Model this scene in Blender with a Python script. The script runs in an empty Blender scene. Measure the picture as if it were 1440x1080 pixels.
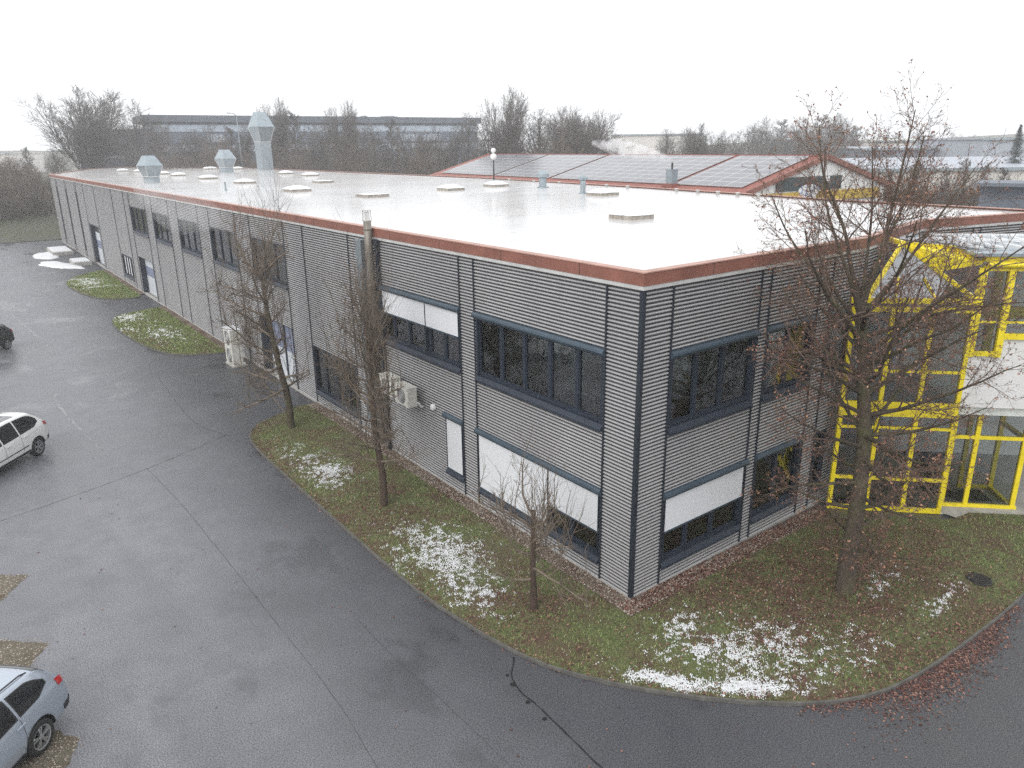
import bpy, bmesh, math, random
import numpy as np
from mathutils import Vector, Matrix, noise
from mathutils.geometry import delaunay_2d_cdt
R = math.radians
sc = bpy.context.scene
col = sc.collection
rnd = random.Random(7)
PI = math.pi

# ------------------------------------------------------------------ basics
def link(o, parent=None):
    col.objects.link(o)
    if parent is not None: o.parent = parent
    return o
def tag(o, label=None, cat=None, group=None, kind=None):
    if label: o['label'] = label
    if cat: o['category'] = cat
    if group: o['group'] = group
    if kind: o['kind'] = kind
    return o
def empty(name, loc=(0, 0, 0), rz=0, label=None, cat=None, group=None):
    o = bpy.data.objects.new(name, None); o.empty_display_size = .3
    o.location = loc; o.rotation_euler = (0, 0, rz)
    link(o); return tag(o, label, cat, group)
def copy_tree(o, parent=None):
    c = o.copy(); col.objects.link(c); c.parent = parent
    for ch in o.children: copy_tree(ch, c)
    return c

class MB:
    """collects shapes into one mesh"""
    def __init__(s): s.v = []; s.f = []; s.m = []; s.n = 0
    def add(s, vs, fs, mi=0):
        s.v.append(np.asarray(vs, float).reshape(-1, 3)); b = s.n
        for f in fs: s.f.append(tuple(i + b for i in f)); s.m.append(mi)
        s.n += len(s.v[-1]); return s
    def box(s, c, size, rz=0, mi=0, ax=None):
        x, y, z = [q / 2 for q in size]
        vs = np.array([[-x,-y,-z],[x,-y,-z],[x,y,-z],[-x,y,-z],[-x,-y,z],[x,-y,z],[x,y,z],[-x,y,z]])
        if ax is not None: vs = vs @ np.array(ax, float)
        elif rz:
            c_, s_ = math.cos(rz), math.sin(rz)
            vs = vs @ np.array([[c_, s_, 0], [-s_, c_, 0], [0, 0, 1]])
        return s.add(vs + np.array(c, float), [(0,3,2,1),(4,5,6,7),(0,1,5,4),(1,2,6,5),(2,3,7,6),(3,0,4,7)], mi)
    def span(s, a, b, mi=0):
        a = np.minimum(a, b) if False else np.array(a, float); b = np.array(b, float)
        return s.box((a + b) / 2, np.abs(b - a), mi=mi)
    def bar(s, a, b, w, h=None, up=(0, 0, 1), mi=0):
        a = np.array(a, float); b = np.array(b, float); h = h or w
        d = b - a; L = np.linalg.norm(d); d /= L; u = np.array(up, float)
        if abs(d @ u) > .98: u = np.array([1., 0, 0])
        sd = np.cross(d, u); sd /= np.linalg.norm(sd); u = np.cross(sd, d)
        return s.box((a + b) / 2, (L, w, h), ax=[d, sd, u], mi=mi)
    def tube(s, pts, rad, n=8, caps=True, mi=0):
        pts = np.array(pts, float); m = len(pts)
        rad = np.full(m, rad, float) if np.isscalar(rad) else np.array(rad, float)
        t = np.gradient(pts, axis=0); t /= (np.linalg.norm(t, axis=1)[:, None] + 1e-12)
        ref = np.array([0, 0, 1.]) if abs(t[0, 2]) < .9 else np.array([1., 0, 0])
        vs = []
        for i in range(m):
            a = np.cross(t[i], ref); a /= np.linalg.norm(a) + 1e-12; b = np.cross(t[i], a); ref = -np.cross(t[i], a) if False else ref
            ang = np.arange(n) * 2 * PI / n
            vs.append(pts[i] + rad[i] * (np.cos(ang)[:, None] * a + np.sin(ang)[:, None] * b))
        fs = [(i*n+j, i*n+(j+1) % n, (i+1)*n+(j+1) % n, (i+1)*n+j) for i in range(m-1) for j in range(n)]
        if caps: fs += [tuple(range(n))[::-1], tuple((m-1)*n + j for j in range(n))]
        return s.add(np.concatenate(vs), fs, mi)
    def lathe(s, prof, c=(0, 0, 0), n=24, axis='z', mi=0, cap=True):
        vs = []
        for r_, z_ in prof:
            for j in range(n):
                a = 2 * PI * j / n; p = (r_ * math.cos(a), r_ * math.sin(a), z_)
                if axis == 'y': p = (p[0], p[2], p[1])
                if axis == 'x': p = (p[2], p[0], p[1])
                vs.append(p)
        m = len(prof)
        fs = [(i*n+j, i*n+(j+1) % n, (i+1)*n+(j+1) % n, (i+1)*n+j) for i in range(m-1) for j in range(n)]
        if cap: fs += [tuple(range(n))[::-1], tuple((m-1)*n+j for j in range(n))]
        return s.add(np.array(vs) + np.array(c, float), fs, mi)
    def prism(s, poly, z0, z1, mi=0):
        n = len(poly)
        vs = [(x, y, z0) for x, y in poly] + [(x, y, z1) for x, y in poly]
        return s.add(vs, [tuple(range(n))[::-1], tuple(range(n, 2*n))] + [(i, (i+1) % n, n+(i+1) % n, n+i) for i in range(n)], mi)
    def poly(s, pts, mi=0): return s.add(pts, [tuple(range(len(pts)))], mi)
    def build(s, name, mats, parent=None, smooth=False, recalc=False):
        me = bpy.data.meshes.new(name)
        if s.v: me.from_pydata(np.concatenate(s.v).tolist(), [], s.f)
        if not isinstance(mats, (list, tuple)): mats = [mats]
        for m in mats: me.materials.append(m)
        if len(mats) > 1: me.polygons.foreach_set('material_index', np.array(s.m, np.int32))
        if smooth: me.polygons.foreach_set('use_smooth', np.ones(len(me.polygons), bool))
        if recalc:
            bm = bmesh.new(); bm.from_mesh(me); bmesh.ops.recalc_face_normals(bm, faces=bm.faces); bm.to_mesh(me); bm.free()
        me.update()
        return link(bpy.data.objects.new(name, me), parent)
def fast_mesh(name, V, F, mat, parent=None, smooth=False, mi=None):
    """V (n,3), F (m,k) uniform faces"""
    V = np.asarray(V, np.float32); F = np.asarray(F, np.int32); m, k = F.shape
    me = bpy.data.meshes.new(name); me.vertices.add(len(V)); me.vertices.foreach_set('co', V.ravel())
    me.loops.add(m * k); me.loops.foreach_set('vertex_index', F.ravel())
    me.polygons.add(m); me.polygons.foreach_set('loop_start', np.arange(m, dtype=np.int32) * k)
    me.polygons.foreach_set('loop_total', np.full(m, k, np.int32))
    for q in (mat if isinstance(mat, (list, tuple)) else [mat]): me.materials.append(q)
    if mi is not None: me.polygons.foreach_set('material_index', np.asarray(mi, np.int32))
    if smooth: me.polygons.foreach_set('use_smooth', np.ones(m, bool))
    me.update(calc_edges=True)
    return link(bpy.data.objects.new(name, me), parent)

# ------------------------------------------------------------------ materials
class NT:
    def __init__(s, name):
        s.m = bpy.data.materials.new(name); s.m.use_nodes = True; s.t = s.m.node_tree; s.N = s.t.nodes; s.L = s.t.links
        s.b = s.N['Principled BSDF']; s.out = s.N['Material Output']
    def n(s, ty, **k):
        o = s.N.new(ty)
        for a, b in k.items(): setattr(o, a, b)
        return o
    def set(s, sock, v):
        if isinstance(v, bpy.types.NodeSocket): s.L.new(v, sock)
        elif v is not None: sock.default_value = v
    def coord(s, which='Object'):
        if which == 'World': return s.n('ShaderNodeNewGeometry').outputs['Position']
        return s.n('ShaderNodeTexCoord').outputs[which]
    def map(s, v, scale=(1, 1, 1), rot=(0, 0, 0), loc=(0, 0, 0)):
        o = s.n('ShaderNodeMapping'); s.L.new(v, o.inputs[0]); o.inputs['Scale'].default_value = scale; o.inputs['Rotation'].default_value = rot; o.inputs['Location'].default_value = loc
        return o.outputs[0]
    def noise(s, v, scale, detail=4, rough=.55, dist=0):
        o = s.n('ShaderNodeTexNoise'); s.L.new(v, o.inputs['Vector']); o.inputs['Scale'].default_value = scale; o.inputs['Detail'].default_value = detail
        o.inputs['Roughness'].default_value = rough; o.inputs['Distortion'].default_value = dist
        return o.outputs['Fac']
    def ramp(s, f, a, b, c0=(0, 0, 0, 1), c1=(1, 1, 1, 1), mid=None):
        o = s.n('ShaderNodeValToRGB'); s.L.new(f, o.inputs[0]); e = o.color_ramp.elements
        e[0].position = a; e[0].color = c0; e[1].position = b; e[1].color = c1
        if mid:
            q = e.new(mid[0]); q.color = mid[1]
        return o.outputs[0]
    def mix(s, f, a, b, mode='MIX'):
        o = s.n('ShaderNodeMix', data_type='RGBA', blend_type=mode); s.set(o.inputs[0], f)
        s.set(o.inputs[6], a if not isinstance(a, tuple) else (*a[:3], 1)); s.set(o.inputs[7], b if not isinstance(b, tuple) else (*b[:3], 1))
        return o.outputs[2]
    def math(s, op, a, b=None, c=None):
        o = s.n('ShaderNodeMath', operation=op); s.set(o.inputs[0], a)
        if b is not None: s.set(o.inputs[1], b)
        if c is not None: s.set(o.inputs[2], c)
        return o.outputs[0]
    def bump(s, h, strength=.3, dist=.02):
        o = s.n('ShaderNodeBump'); s.L.new(h, o.inputs['Height']); o.inputs['Strength'].default_value = strength; o.inputs['Distance'].default_value = dist
        s.L.new(o.outputs[0], s.b.inputs['Normal']); return o
    def p(s, **k):
        for a, v in k.items():
            a = {'col': 'Base Color', 'rough': 'Roughness', 'metal': 'Metallic', 'spec': 'Specular IOR Level', 'coat': 'Coat Weight', 'coatr': 'Coat Roughness', 'trans': 'Transmission Weight', 'alpha': 'Alpha'}[a]
            if isinstance(v, tuple) and len(v) == 3: v = (*v, 1)
            s.set(s.b.inputs[a], v)
        return s
def mat(name, c, rough=.6, metal=0., var=.12, scale=3., spec=.5, coat=0, bump=0, bscale=40):
    t = NT(name); v = t.coord('World')
    f = t.noise(v, scale, 5, .6)
    d = tuple(max(0, q * (1 - var)) for q in c); l = tuple(min(1, q * (1 + var)) for q in c)
    t.p(col=t.ramp(f, .3, .7, (*d, 1), (*l, 1)), rough=t.math('MULTIPLY_ADD', t.noise(v, scale * 3, 3), .2, rough - .1), metal=metal, spec=spec, coat=coat)
    if bump: t.bump(t.noise(v, bscale, 4), bump, .01)
    return t.m

M = {}
def m_cladding():
    t = NT('light_silver_rib_cladding'); v = t.coord('World')
    f = t.noise(t.map(v, (1, 1, .3)), .7, 5, .6)
    t.p(col=t.ramp(f, .3, .72, (.34, .335, .34, 1), (.43, .425, .425, 1)), rough=.42, metal=.25); M['clad'] = t.m
    M['groove'] = mat('dark_groove_face', (.032, .033, .040), .6, 0, .15, 2)  # dark colour given to the flat faces between the ribs
m_cladding()
M['trim'] = mat('dark_blue_grey_trim', (.010, .016, .026), .6, 0, .2, 4)
M['frame'] = mat('anthracite_window_frame', (.013, .021, .036), .6, 0, .15, 3)
M['box'] = mat('blind_box_metal', (.045, .07, .095), .42, .2, .15, 2)
M['fascia'] = mat('copper_red_fascia', (.225, .088, .062), .55, 0, .22, 1.2)
M['edge'] = mat('light_grey_roof_edging', (.55, .55, .54), .5, .2, .15, 2)
M['conc'] = mat('concrete', (.36, .35, .33), .85, 0, .2, 5, bump=.3)
M['white'] = mat('white_render', (.72, .72, .71), .8, 0, .05, 1.5)
M['galv'] = mat('galvanised_sheet', (.32, .37, .40), .38, .7, .14, 3)
M['steel'] = mat('stainless_steel_flue', (.22, .20, .175), .45, .4, .15, 5)
M['dark'] = mat('dark_recess', (.02, .022, .025), .8)
M['acwhite'] = mat('weathered_white_casing', (.58, .57, .52), .5, 0, .2, 8)
M['yellow'] = mat('yellow_painted_steel', (.84, .68, .02), .38, 0, .12, 4)
M['doorw'] = mat('white_door_panel', (.55, .58, .62), .5, 0, .1, 2)
M['doorb'] = mat('blue_grey_door_panel', (.20, .23, .33), .5, 0, .1, 2)
M['tile'] = mat('brown_red_roof_tile', (.24, .075, .055), .7, 0, .25, 3)
M['floor'] = mat('office_floor', (.25, .25, .23), .6)
M['wallin'] = mat('office_wall', (.74, .77, .74), .8)
M['desk'] = mat('pale_desk_laminate', (.62, .64, .63), .5)
M['orange'] = mat('orange_cabinet', (.35, .10, .03), .5)
M['iron'] = mat('cast_iron', (.03, .028, .028), .6, .3)
M['stone'] = mat('kerb_stone', (.105, .10, .09), .8, 0, .3, 6, bump=.4)
M['snow'] = mat('old_snow', (.70, .715, .73), .6, 0, .06, 6, bump=.4, bscale=25)
M['gravel'] = mat('round_gravel', (.33, .29, .25), .8, 0, .45, 25)
M['tar'] = mat('black_tar', (.012, .012, .013), .35, 0, .3, 20)
M['crack'] = mat('asphalt_crack', (.065, .065, .069), .8)
M['worn'] = mat('pale_worn_asphalt', (.24, .24, .245), .6, 0, .3, 5)
M['bark'] = mat('brown_bark', (.060, .040, .028), .9, 0, .4, 9, bump=.8, bscale=30)
def m_bark2():
    t = NT('mossy_bark'); v = t.coord('World'); f = t.noise(v, 2.2, 6, .65); g = t.noise(t.map(v, (1, 1, .25)), 22, 5, .7)
    c = t.mix(t.ramp(f, .46, .62), (.050, .036, .026), (.060, .062, .022)); c = t.mix(t.ramp(g, .45, .75), c, (.11, .085, .063))
    t.p(col=c, rough=.9); t.bump(g, .9, .02); M['moss'] = t.m
m_bark2()
M['twig'] = mat('red_brown_twig', (.13, .088, .066), .85, 0, .35, 3)
M['twigp'] = mat('pale_lichen_twig', (.165, .130, .098), .85, 0, .5, 4)
M['ftwig'] = mat('grey_brown_far_twig', (.125, .112, .104), .9, 0, .35, .5)
M['shrub'] = mat('brown_thicket_twig', (.14, .112, .09), .9, 0, .4, .6)
def m_leaf(name, a, b, c):
    t = NT(name); o = t.n('ShaderNodeNewGeometry').outputs['Random Per Island']
    t.p(col=t.ramp(o, 0, 1, (*a, 1), (*b, 1), (.5, (*c, 1))), rough=.6); return t.m
M['leaf'] = m_leaf('withered_leaf', (.20, .075, .045), (.42, .22, .13), (.11, .045, .030))
M['litter'] = m_leaf('fallen_leaf', (.12, .045, .034), (.32, .17, .12), (.07, .030, .024))
M['blade'] = m_leaf('grass_blade', (.10, .17, .035), (.42, .42, .20), (.19, .27, .07))
M['pebble'] = m_leaf('pebble', (.46, .41, .35), (.15, .10, .07), (.32, .27, .22))

def m_asphalt():
    t = NT('worn_wet_asphalt'); v = t.coord('World')
    big = t.noise(t.map(v, (1, .55, 1), (0, 0, .5)), .22, 6, .62, .6); mid = t.noise(v, 1.3, 6, .65); grain = t.noise(v, 38, 3, .75); spk = t.noise(v, 85, 2, .6)
    sx = t.n('ShaderNodeSeparateXYZ'); t.L.new(v, sx.inputs[0])
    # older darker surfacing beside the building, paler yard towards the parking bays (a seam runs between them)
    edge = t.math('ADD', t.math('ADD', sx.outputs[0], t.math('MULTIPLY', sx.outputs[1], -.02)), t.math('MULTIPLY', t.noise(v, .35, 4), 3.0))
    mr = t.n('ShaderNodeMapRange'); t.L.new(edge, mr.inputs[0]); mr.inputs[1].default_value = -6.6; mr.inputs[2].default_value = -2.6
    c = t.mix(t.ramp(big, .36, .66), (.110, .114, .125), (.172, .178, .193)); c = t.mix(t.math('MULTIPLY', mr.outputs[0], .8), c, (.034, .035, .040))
    c = t.mix(t.math('MULTIPLY', t.ramp(mid, .42, .7), .35), c, (.07, .068, .068))
    c = t.mix(t.ramp(grain, .36, .66), t.mix(1, c, (.32, .32, .33), 'MULTIPLY'), t.mix(1, c, (1.9, 1.9, 1.9), 'MULTIPLY'))
    c = t.mix(t.ramp(spk, .66, .72), c, (.42, .42, .43))
    pud = t.ramp(t.math('ADD', t.math('MULTIPLY', t.noise(t.map(v, (1, .6, 1)), .42, 5, .6), .8), t.math('MULTIPLY', mid, .2)), .545, .60)
    c = t.mix(t.math('MULTIPLY', pud, .45), c, t.mix(1, c, (.45, .45, .47), 'MULTIPLY'))
    r = t.math('MULTIPLY_ADD', t.ramp(big, .30, .62), .26, .28)
    t.p(col=c, rough=t.math('ADD', t.math('MULTIPLY', r, t.math('SUBTRACT', 1, t.math('MULTIPLY', pud, .55))), t.math('MULTIPLY', grain, .08)))
    t.bump(t.math('ADD', grain, t.math('MULTIPLY', spk, .5)), .5, .006); M['asphalt'] = t.m
m_asphalt()
def m_grass(name, g1, g2, br, brown, snowy, k=1.):
    t = NT(name); v = t.coord('World')
    a = t.noise(v, .9, 6, .65); b = t.noise(v, 9, 5, .7); c_ = t.noise(v, 45, 4, .7)
    c = t.mix(t.ramp(b, .35, .65), g1, g2); c = t.mix(t.ramp(a, brown - .08, brown + .12), c, br)
    c = t.mix(t.ramp(c_, .35, .72), t.mix(1, c, (.5, .5, .5), 'MULTIPLY'), t.mix(1, c, (1.5, 1.45, 1.4), 'MULTIPLY'))
    c = t.mix(t.ramp(t.math('ADD', t.math('MULTIPLY', t.noise(v, 1.7, 5, .7), .5), t.math('MULTIPLY', b, .5)), snowy, snowy + .05), c, (.7, .71, .72))
    t.p(col=c, rough=.9); t.bump(c_, 1., .03); return t.m
M['grass'] = m_grass('winter_lawn', (.07, .10, .030), (.17, .18, .075), (.12, .075, .05), .50, .9)
M['field'] = m_grass('winter_field', (.05, .07, .03), (.10, .105, .06), (.09, .085, .075), .5, .62)
M['gravbed'] = m_grass('leafy_gravel_bed', (.16, .12, .09), (.26, .22, .18), (.10, .055, .035), .5, .95)
M['paver'] = m_grass('gravel_parking_bay', (.13, .12, .09), (.20, .18, .14), (.10, .08, .05), .5, .66)

def m_roof():
    t = NT('wet_white_roof_membrane'); v = t.coord('World')
    w = t.n('ShaderNodeTexWave', wave_type='BANDS', bands_direction='Y', wave_profile='SAW'); t.L.new(v, w.inputs['Vector']); w.inputs['Scale'].default_value = .3; w.inputs['Distortion'].default_value = .15
    seam = t.ramp(w.outputs['Fac'], .965, .985)
    st = t.noise(t.map(v, (.25, 1.6, 1)), .9, 6, .6); bg = t.noise(v, .12, 5, .6, .8); sp = t.noise(v, 7, 5, .7)
    c = t.mix(t.ramp(bg, .38, .62), (.54, .53, .52), (.66, .665, .67)); c = t.mix(t.math('MULTIPLY', t.ramp(st, .5, .75), .35), c, (.42, .39, .36))
    # snow slush gone towards the far half: brown grey silt shows there
    sx = t.n('ShaderNodeSeparateXYZ'); t.L.new(v, sx.inputs[0])
    far = t.n('ShaderNodeMapRange'); t.L.new(sx.outputs[1], far.inputs[0]); far.inputs[1].default_value = 34; far.inputs[2].default_value = 62
    ff = t.math('MULTIPLY', far.outputs[0], t.ramp(t.noise(t.map(v, (.6, 1, 1)), .5, 6, .65), .35, .6))
    c = t.mix(t.math('MULTIPLY', ff, .6), c, (.40, .37, .35)); c = t.mix(t.math('MULTIPLY', seam, .9), c, (.26, .25, .24))
    t.p(col=c, rough=t.math('MULTIPLY_ADD', t.ramp(st, .3, .7), .22, .16), spec=.5, coat=.45, coatr=.10)
    t.bump(t.math('ADD', t.math('MULTIPLY', st, .6), t.math('ADD', seam, t.math('MULTIPLY', sp, .3))), .25, .012); M['roof'] = t.m
m_roof()
def m_pv():
    t = NT('solar_module'); v = t.coord('Object')
    b = t.n('ShaderNodeTexBrick'); t.L.new(t.map(v, (1, 1, 1)), b.inputs['Vector']); b.offset = 0; b.inputs['Scale'].default_value = 1
    b.inputs['Brick Width'].default_value = 1.65; b.inputs['Row Height'].default_value = 1.0; b.inputs['Mortar Size'].default_value = .035; b.inputs['Mortar Smooth'].default_value = 0
    b.inputs['Color1'].default_value = (.085, .088, .105, 1); b.inputs['Color2'].default_value = (.11, .112, .125, 1); b.inputs['Mortar'].default_value = (.42, .42, .43, 1)
    t.p(col=b.outputs['Color'], rough=.32, spec=.5, coat=.25, coatr=.2); M['pv'] = t.m
m_pv()
def m_glass(name, tint, ior=1.5, rough=.02, wob=0.):
    t = NT(name); N, L = t.N, t.L
    tr = t.n('ShaderNodeBsdfTransparent'); tr.inputs[0].default_value = (*tint, 1)
    gl = t.n('ShaderNodeBsdfGlossy'); gl.inputs['Roughness'].default_value = rough; gl.inputs['Color'].default_value = (.95, .97, 1, 1)
    fr = t.n('ShaderNodeFresnel'); fr.inputs['IOR'].default_value = ior
    if wob:
        bp = t.n('ShaderNodeBump'); bp.inputs['Strength'].default_value = wob; bp.inputs['Distance'].default_value = .05
        L.new(t.noise(t.coord('World'), 1.1, 2), bp.inputs['Height']); L.new(bp.outputs[0], gl.inputs['Normal'])
    mx = t.n('ShaderNodeMixShader'); L.new(fr.outputs[0], mx.inputs[0]); L.new(tr.outputs[0], mx.inputs[1]); L.new(gl.outputs[0], mx.inputs[2]); L.new(mx.outputs[0], t.out.inputs['Surface'])
    return t.m
M['glass'] = m_glass('window_glass', (.56, .61, .60), 2.1, .01, .25)
M['sglass'] = m_glass('skylight_glass', (.30, .33, .34), 3.2, .12)
M['cglass'] = m_glass('car_glass', (.10, .12, .12), 1.55, .03)
def m_blind():
    t = NT('white_blind_fabric'); v = t.coord('World')
    f = t.noise(v, 60, 2); t.p(col=t.mix(f, (.62, .64, .67), (.70, .715, .74)), rough=.75); M['blind'] = t.m
m_blind()
def paint(name, c, metal=0, rough=.3, coat=.8):
    t = NT(name); v = t.coord('Object'); f = t.noise(v, 3, 4)
    t.p(col=t.ramp(f, .3, .8, (*[q * .93 for q in c], 1), (*c, 1)), rough=rough, metal=metal, coat=coat, coatr=.08); return t.m
M['pwhite'] = paint('white_car_paint', (.74, .755, .74)); M['psilver'] = paint('silver_car_paint', (.42, .47, .54), .55, .35); M['pblack'] = paint('black_car_paint', (.012, .013, .017))
M['rubber'] = mat('tyre_rubber', (.018, .018, .018), .8); M['alloy'] = mat('alloy_rim', (.50, .51, .52), .3, .8, .1, 8); M['plast'] = mat('black_plastic', (.02, .02, .021), .55)
M['lamp'] = paint('red_tail_lamp', (.42, .012, .012), 0, .15)
M['lampw'] = paint('clear_lamp', (.6, .62, .65), .2, .1)

# ------------------------------------------------------------------ camera, light, air
CP = Vector((-11.4816, -10.7668, 10.3916)); YAW, PITCH, ROLL = R(36.7176), R(17.6055), R(-.69007)
fw = Vector((math.sin(YAW) * math.cos(PITCH), math.cos(YAW) * math.cos(PITCH), -math.sin(PITCH)))
rt = Vector((math.cos(YAW), -math.sin(YAW), 0)); upv = rt.cross(fw)
r2 = math.cos(ROLL) * rt + math.sin(ROLL) * upv; u2 = -math.sin(ROLL) * rt + math.cos(ROLL) * upv
cam = bpy.data.cameras.new('camera'); co = link(bpy.data.objects.new('camera', cam))
mw = Matrix((( r2.x, u2.x, -fw.x, CP.x), (r2.y, u2.y, -fw.y, CP.y), (r2.z, u2.z, -fw.z, CP.z), (0, 0, 0, 1)))
co.matrix_world = mw; cam.sensor_width = 36; cam.lens = 36 * 1053.677 / 1440; cam.clip_end = 6000; cam.clip_start = .1
sc.camera = co
w = bpy.data.worlds.new('World'); sc.world = w; w.use_nodes = True; nt = w.node_tree
sky = nt.nodes.new('ShaderNodeTexSky'); sky.sky_type = 'NISHITA'; sky.sun_disc = False
SUN_EL, SUN_AZ = 36, 252       # azimuth clockwise from +Y
sky.sun_elevation = R(SUN_EL); sky.sun_rotation = R(SUN_AZ); sky.dust_density = 4; sky.altitude = 200
bg = nt.nodes['Background']; bg.inputs[1].default_value = .1
tc = nt.nodes.new('ShaderNodeTexCoord'); sp = nt.nodes.new('ShaderNodeSeparateXYZ'); nt.links.new(tc.outputs['Generated'], sp.inputs[0])
rp = nt.nodes.new('ShaderNodeValToRGB'); nt.links.new(sp.outputs[2], rp.inputs[0]); e = rp.color_ramp.elements
e[0].position = 0; e[0].color = (1.12, 1.16, 1.22, 1); e[1].position = .55; e[1].color = (1.25, 1.26, 1.28, 1)
q = e.new(.06); q.color = (1.18, 1.2, 1.22, 1)
sclr = nt.nodes.new('ShaderNodeVectorMath'); sclr.operation = 'SCALE'; nt.links.new(rp.outputs[0], sclr.inputs[0]); sclr.inputs['Scale'].default_value = 10.2
mx = nt.nodes.new('ShaderNodeMix'); mx.data_type = 'RGBA'; mx.inputs[0].default_value = .9
nt.links.new(sky.outputs[0], mx.inputs[6]); nt.links.new(sclr.outputs[0], mx.inputs[7]); nt.links.new(mx.outputs[2], bg.inputs[0])
sun = bpy.data.lights.new('sun', 'SUN'); so = link(bpy.data.objects.new('sun', sun)); sun.energy = 1.0; sun.angle = R(40); sun.color = (1, .97, .93)
a = R(SUN_AZ); sd = Vector((math.sin(a) * math.cos(R(SUN_EL)), math.cos(a) * math.cos(R(SUN_EL)), math.sin(R(SUN_EL))))
so.rotation_euler = sd.to_track_quat('Z', 'Y').to_euler(); so.location = (0, 0, 60)
sc.view_settings.view_transform = 'Standard'; sc.view_settings.look = 'None'; sc.view_settings.exposure = 0.35; sc.view_settings.gamma = 1
sc.cycles.max_bounces = 8; sc.cycles.transparent_max_bounces = 16; sc.cycles.volume_bounces = 3; sc.cycles.use_denoising = False; sc.cycles.sample_clamp_indirect = 2; sc.cycles.adaptive_threshold = .004
def bearing(px, depth):
    """ground position seen at horizontal bearing of picture column px and that depth"""
    k = (px - 720) / 1053.677; d = fw.copy(); d.z = 0; d.normalize()
    return CP.x + d.x * depth * 1.049 + rt.x * k * depth, CP.y + d.y * depth * 1.049 + rt.y * k * depth

hz = MB().span((-420, -160, -3), (640, 720, 48)).build('haze', M['white'])
tag(hz, kind='stuff'); hm = bpy.data.materials.new('haze_air'); hm.use_nodes = True; hm.node_tree.nodes.clear()
ho = hm.node_tree.nodes.new('ShaderNodeOutputMaterial'); hv = hm.node_tree.nodes.new('ShaderNodeVolumePrincipled'); hv.inputs['Color'].default_value = (.985, .99, 1, 1)
hv.inputs['Density'].default_value = .0011; hv.inputs['Anisotropy'].default_value = .2
hm.node_tree.links.new(hv.outputs[0], ho.inputs['Volume']); hz.data.materials.clear(); hz.data.materials.append(hm)

# ------------------------------------------------------------------ ground
def grid_ground():
    n = 120; xs = np.concatenate([np.linspace(-410, -60, 30), np.linspace(-50, 110, 50), np.linspace(120, 630, 40)]); ys = np.concatenate([np.linspace(-150, -40, 14), np.linspace(-30, 190, 70), np.linspace(200, 710, 50)])
    X, Y = np.meshgrid(xs, ys); Z = np.full(X.shape, -.03)
    D = np.hypot(X - CP.x, Y - CP.y); 
    hill = np.clip((D - 300) / 300, 0, 1)**1.3; az = np.degrees(np.arctan2(X - CP.x, Y - CP.y))
    hh = 8 + 2 * np.sin(az * .11 + 1) + 4 * np.exp(-((az - 70) / 14)**2) + 1.5 * np.sin(az * .37)
    Z = Z + hill * hh
    bank = np.clip((Y - 100) / 14, 0, 1) * np.clip((8 - X) / 6, 0, 1) * np.clip((150 - Y) / 40, 0, 1); Z = Z + bank * 2.6
    V = np.stack([X.ravel(), Y.ravel(), Z.ravel()], 1); h, w_ = X.shape; I = np.arange(h * w_).reshape(h, w_)
    F = np.stack([I[:-1, :-1].ravel(), I[:-1, 1:].ravel(), I[1:, 1:].ravel(), I[1:, :-1].ravel()], 1)
    tag(fast_mesh('ground', V, F, M['field'], smooth=True), kind='structure')
grid_ground()
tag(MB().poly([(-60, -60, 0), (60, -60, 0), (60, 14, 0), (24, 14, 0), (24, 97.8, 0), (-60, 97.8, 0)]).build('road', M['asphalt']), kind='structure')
rk = MB()
for i in range(60): rk.box((-60 + i * 1.05 + .5, 98.0 + .0, .05), (1.03, .25, .16))
rk.build('kerb', M['stone']); tag(bpy.data.objects['kerb'], kind='structure')

def inside(poly, X, Y):
    c = np.zeros(X.shape, bool); n = len(poly)
    for i in range(n):
        x1, y1 = poly[i]; x2, y2 = poly[(i + 1) % n]
        if y1 == y2: continue
        c ^= ((y1 > Y) != (y2 > Y)) & (X < (x2 - x1) * (Y - y1) / (y2 - y1) + x1)
    return c
def edge_dist(poly, X, Y, closed=True):
    d = np.full(X.shape, 1e9); n = len(poly)
    for i in range(n if closed else n - 1):
        a = np.array(poly[i], float); b = np.array(poly[(i + 1) % n], float); ab = b - a
        t = np.clip(((X - a[0]) * ab[0] + (Y - a[1]) * ab[1]) / (ab @ ab), 0, 1); d = np.minimum(d, np.hypot(X - a[0] - t * ab[0], Y - a[1] - t * ab[1]))
    return d
def smooth_poly(p, k=3, closed=False):
    p = [np.array(q, float) for q in p]
    for _ in range(k):
        o = [] if closed else [p[0]]
        m = len(p) if closed else len(p) - 1
        for i in range(m):
            a, b = p[i], p[(i + 1) % len(p)]; o += [a * .75 + b * .25, a * .25 + b * .75]
        if not closed: o.append(p[-1])
        p = o
    return [tuple(q) for q in p]
def nz(x, y, s, seed=0): return noise.noise(Vector((x * s + seed, y * s, seed * 1.7)))
def hgt(poly, x, y):
    d = edge_dist(poly, np.array([x]), np.array([y]))[0]
    return .065 + min(d, 1.2) * .05 + .03 * nz(x, y, 1.1) + .012 * nz(x, y, 5)
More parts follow.
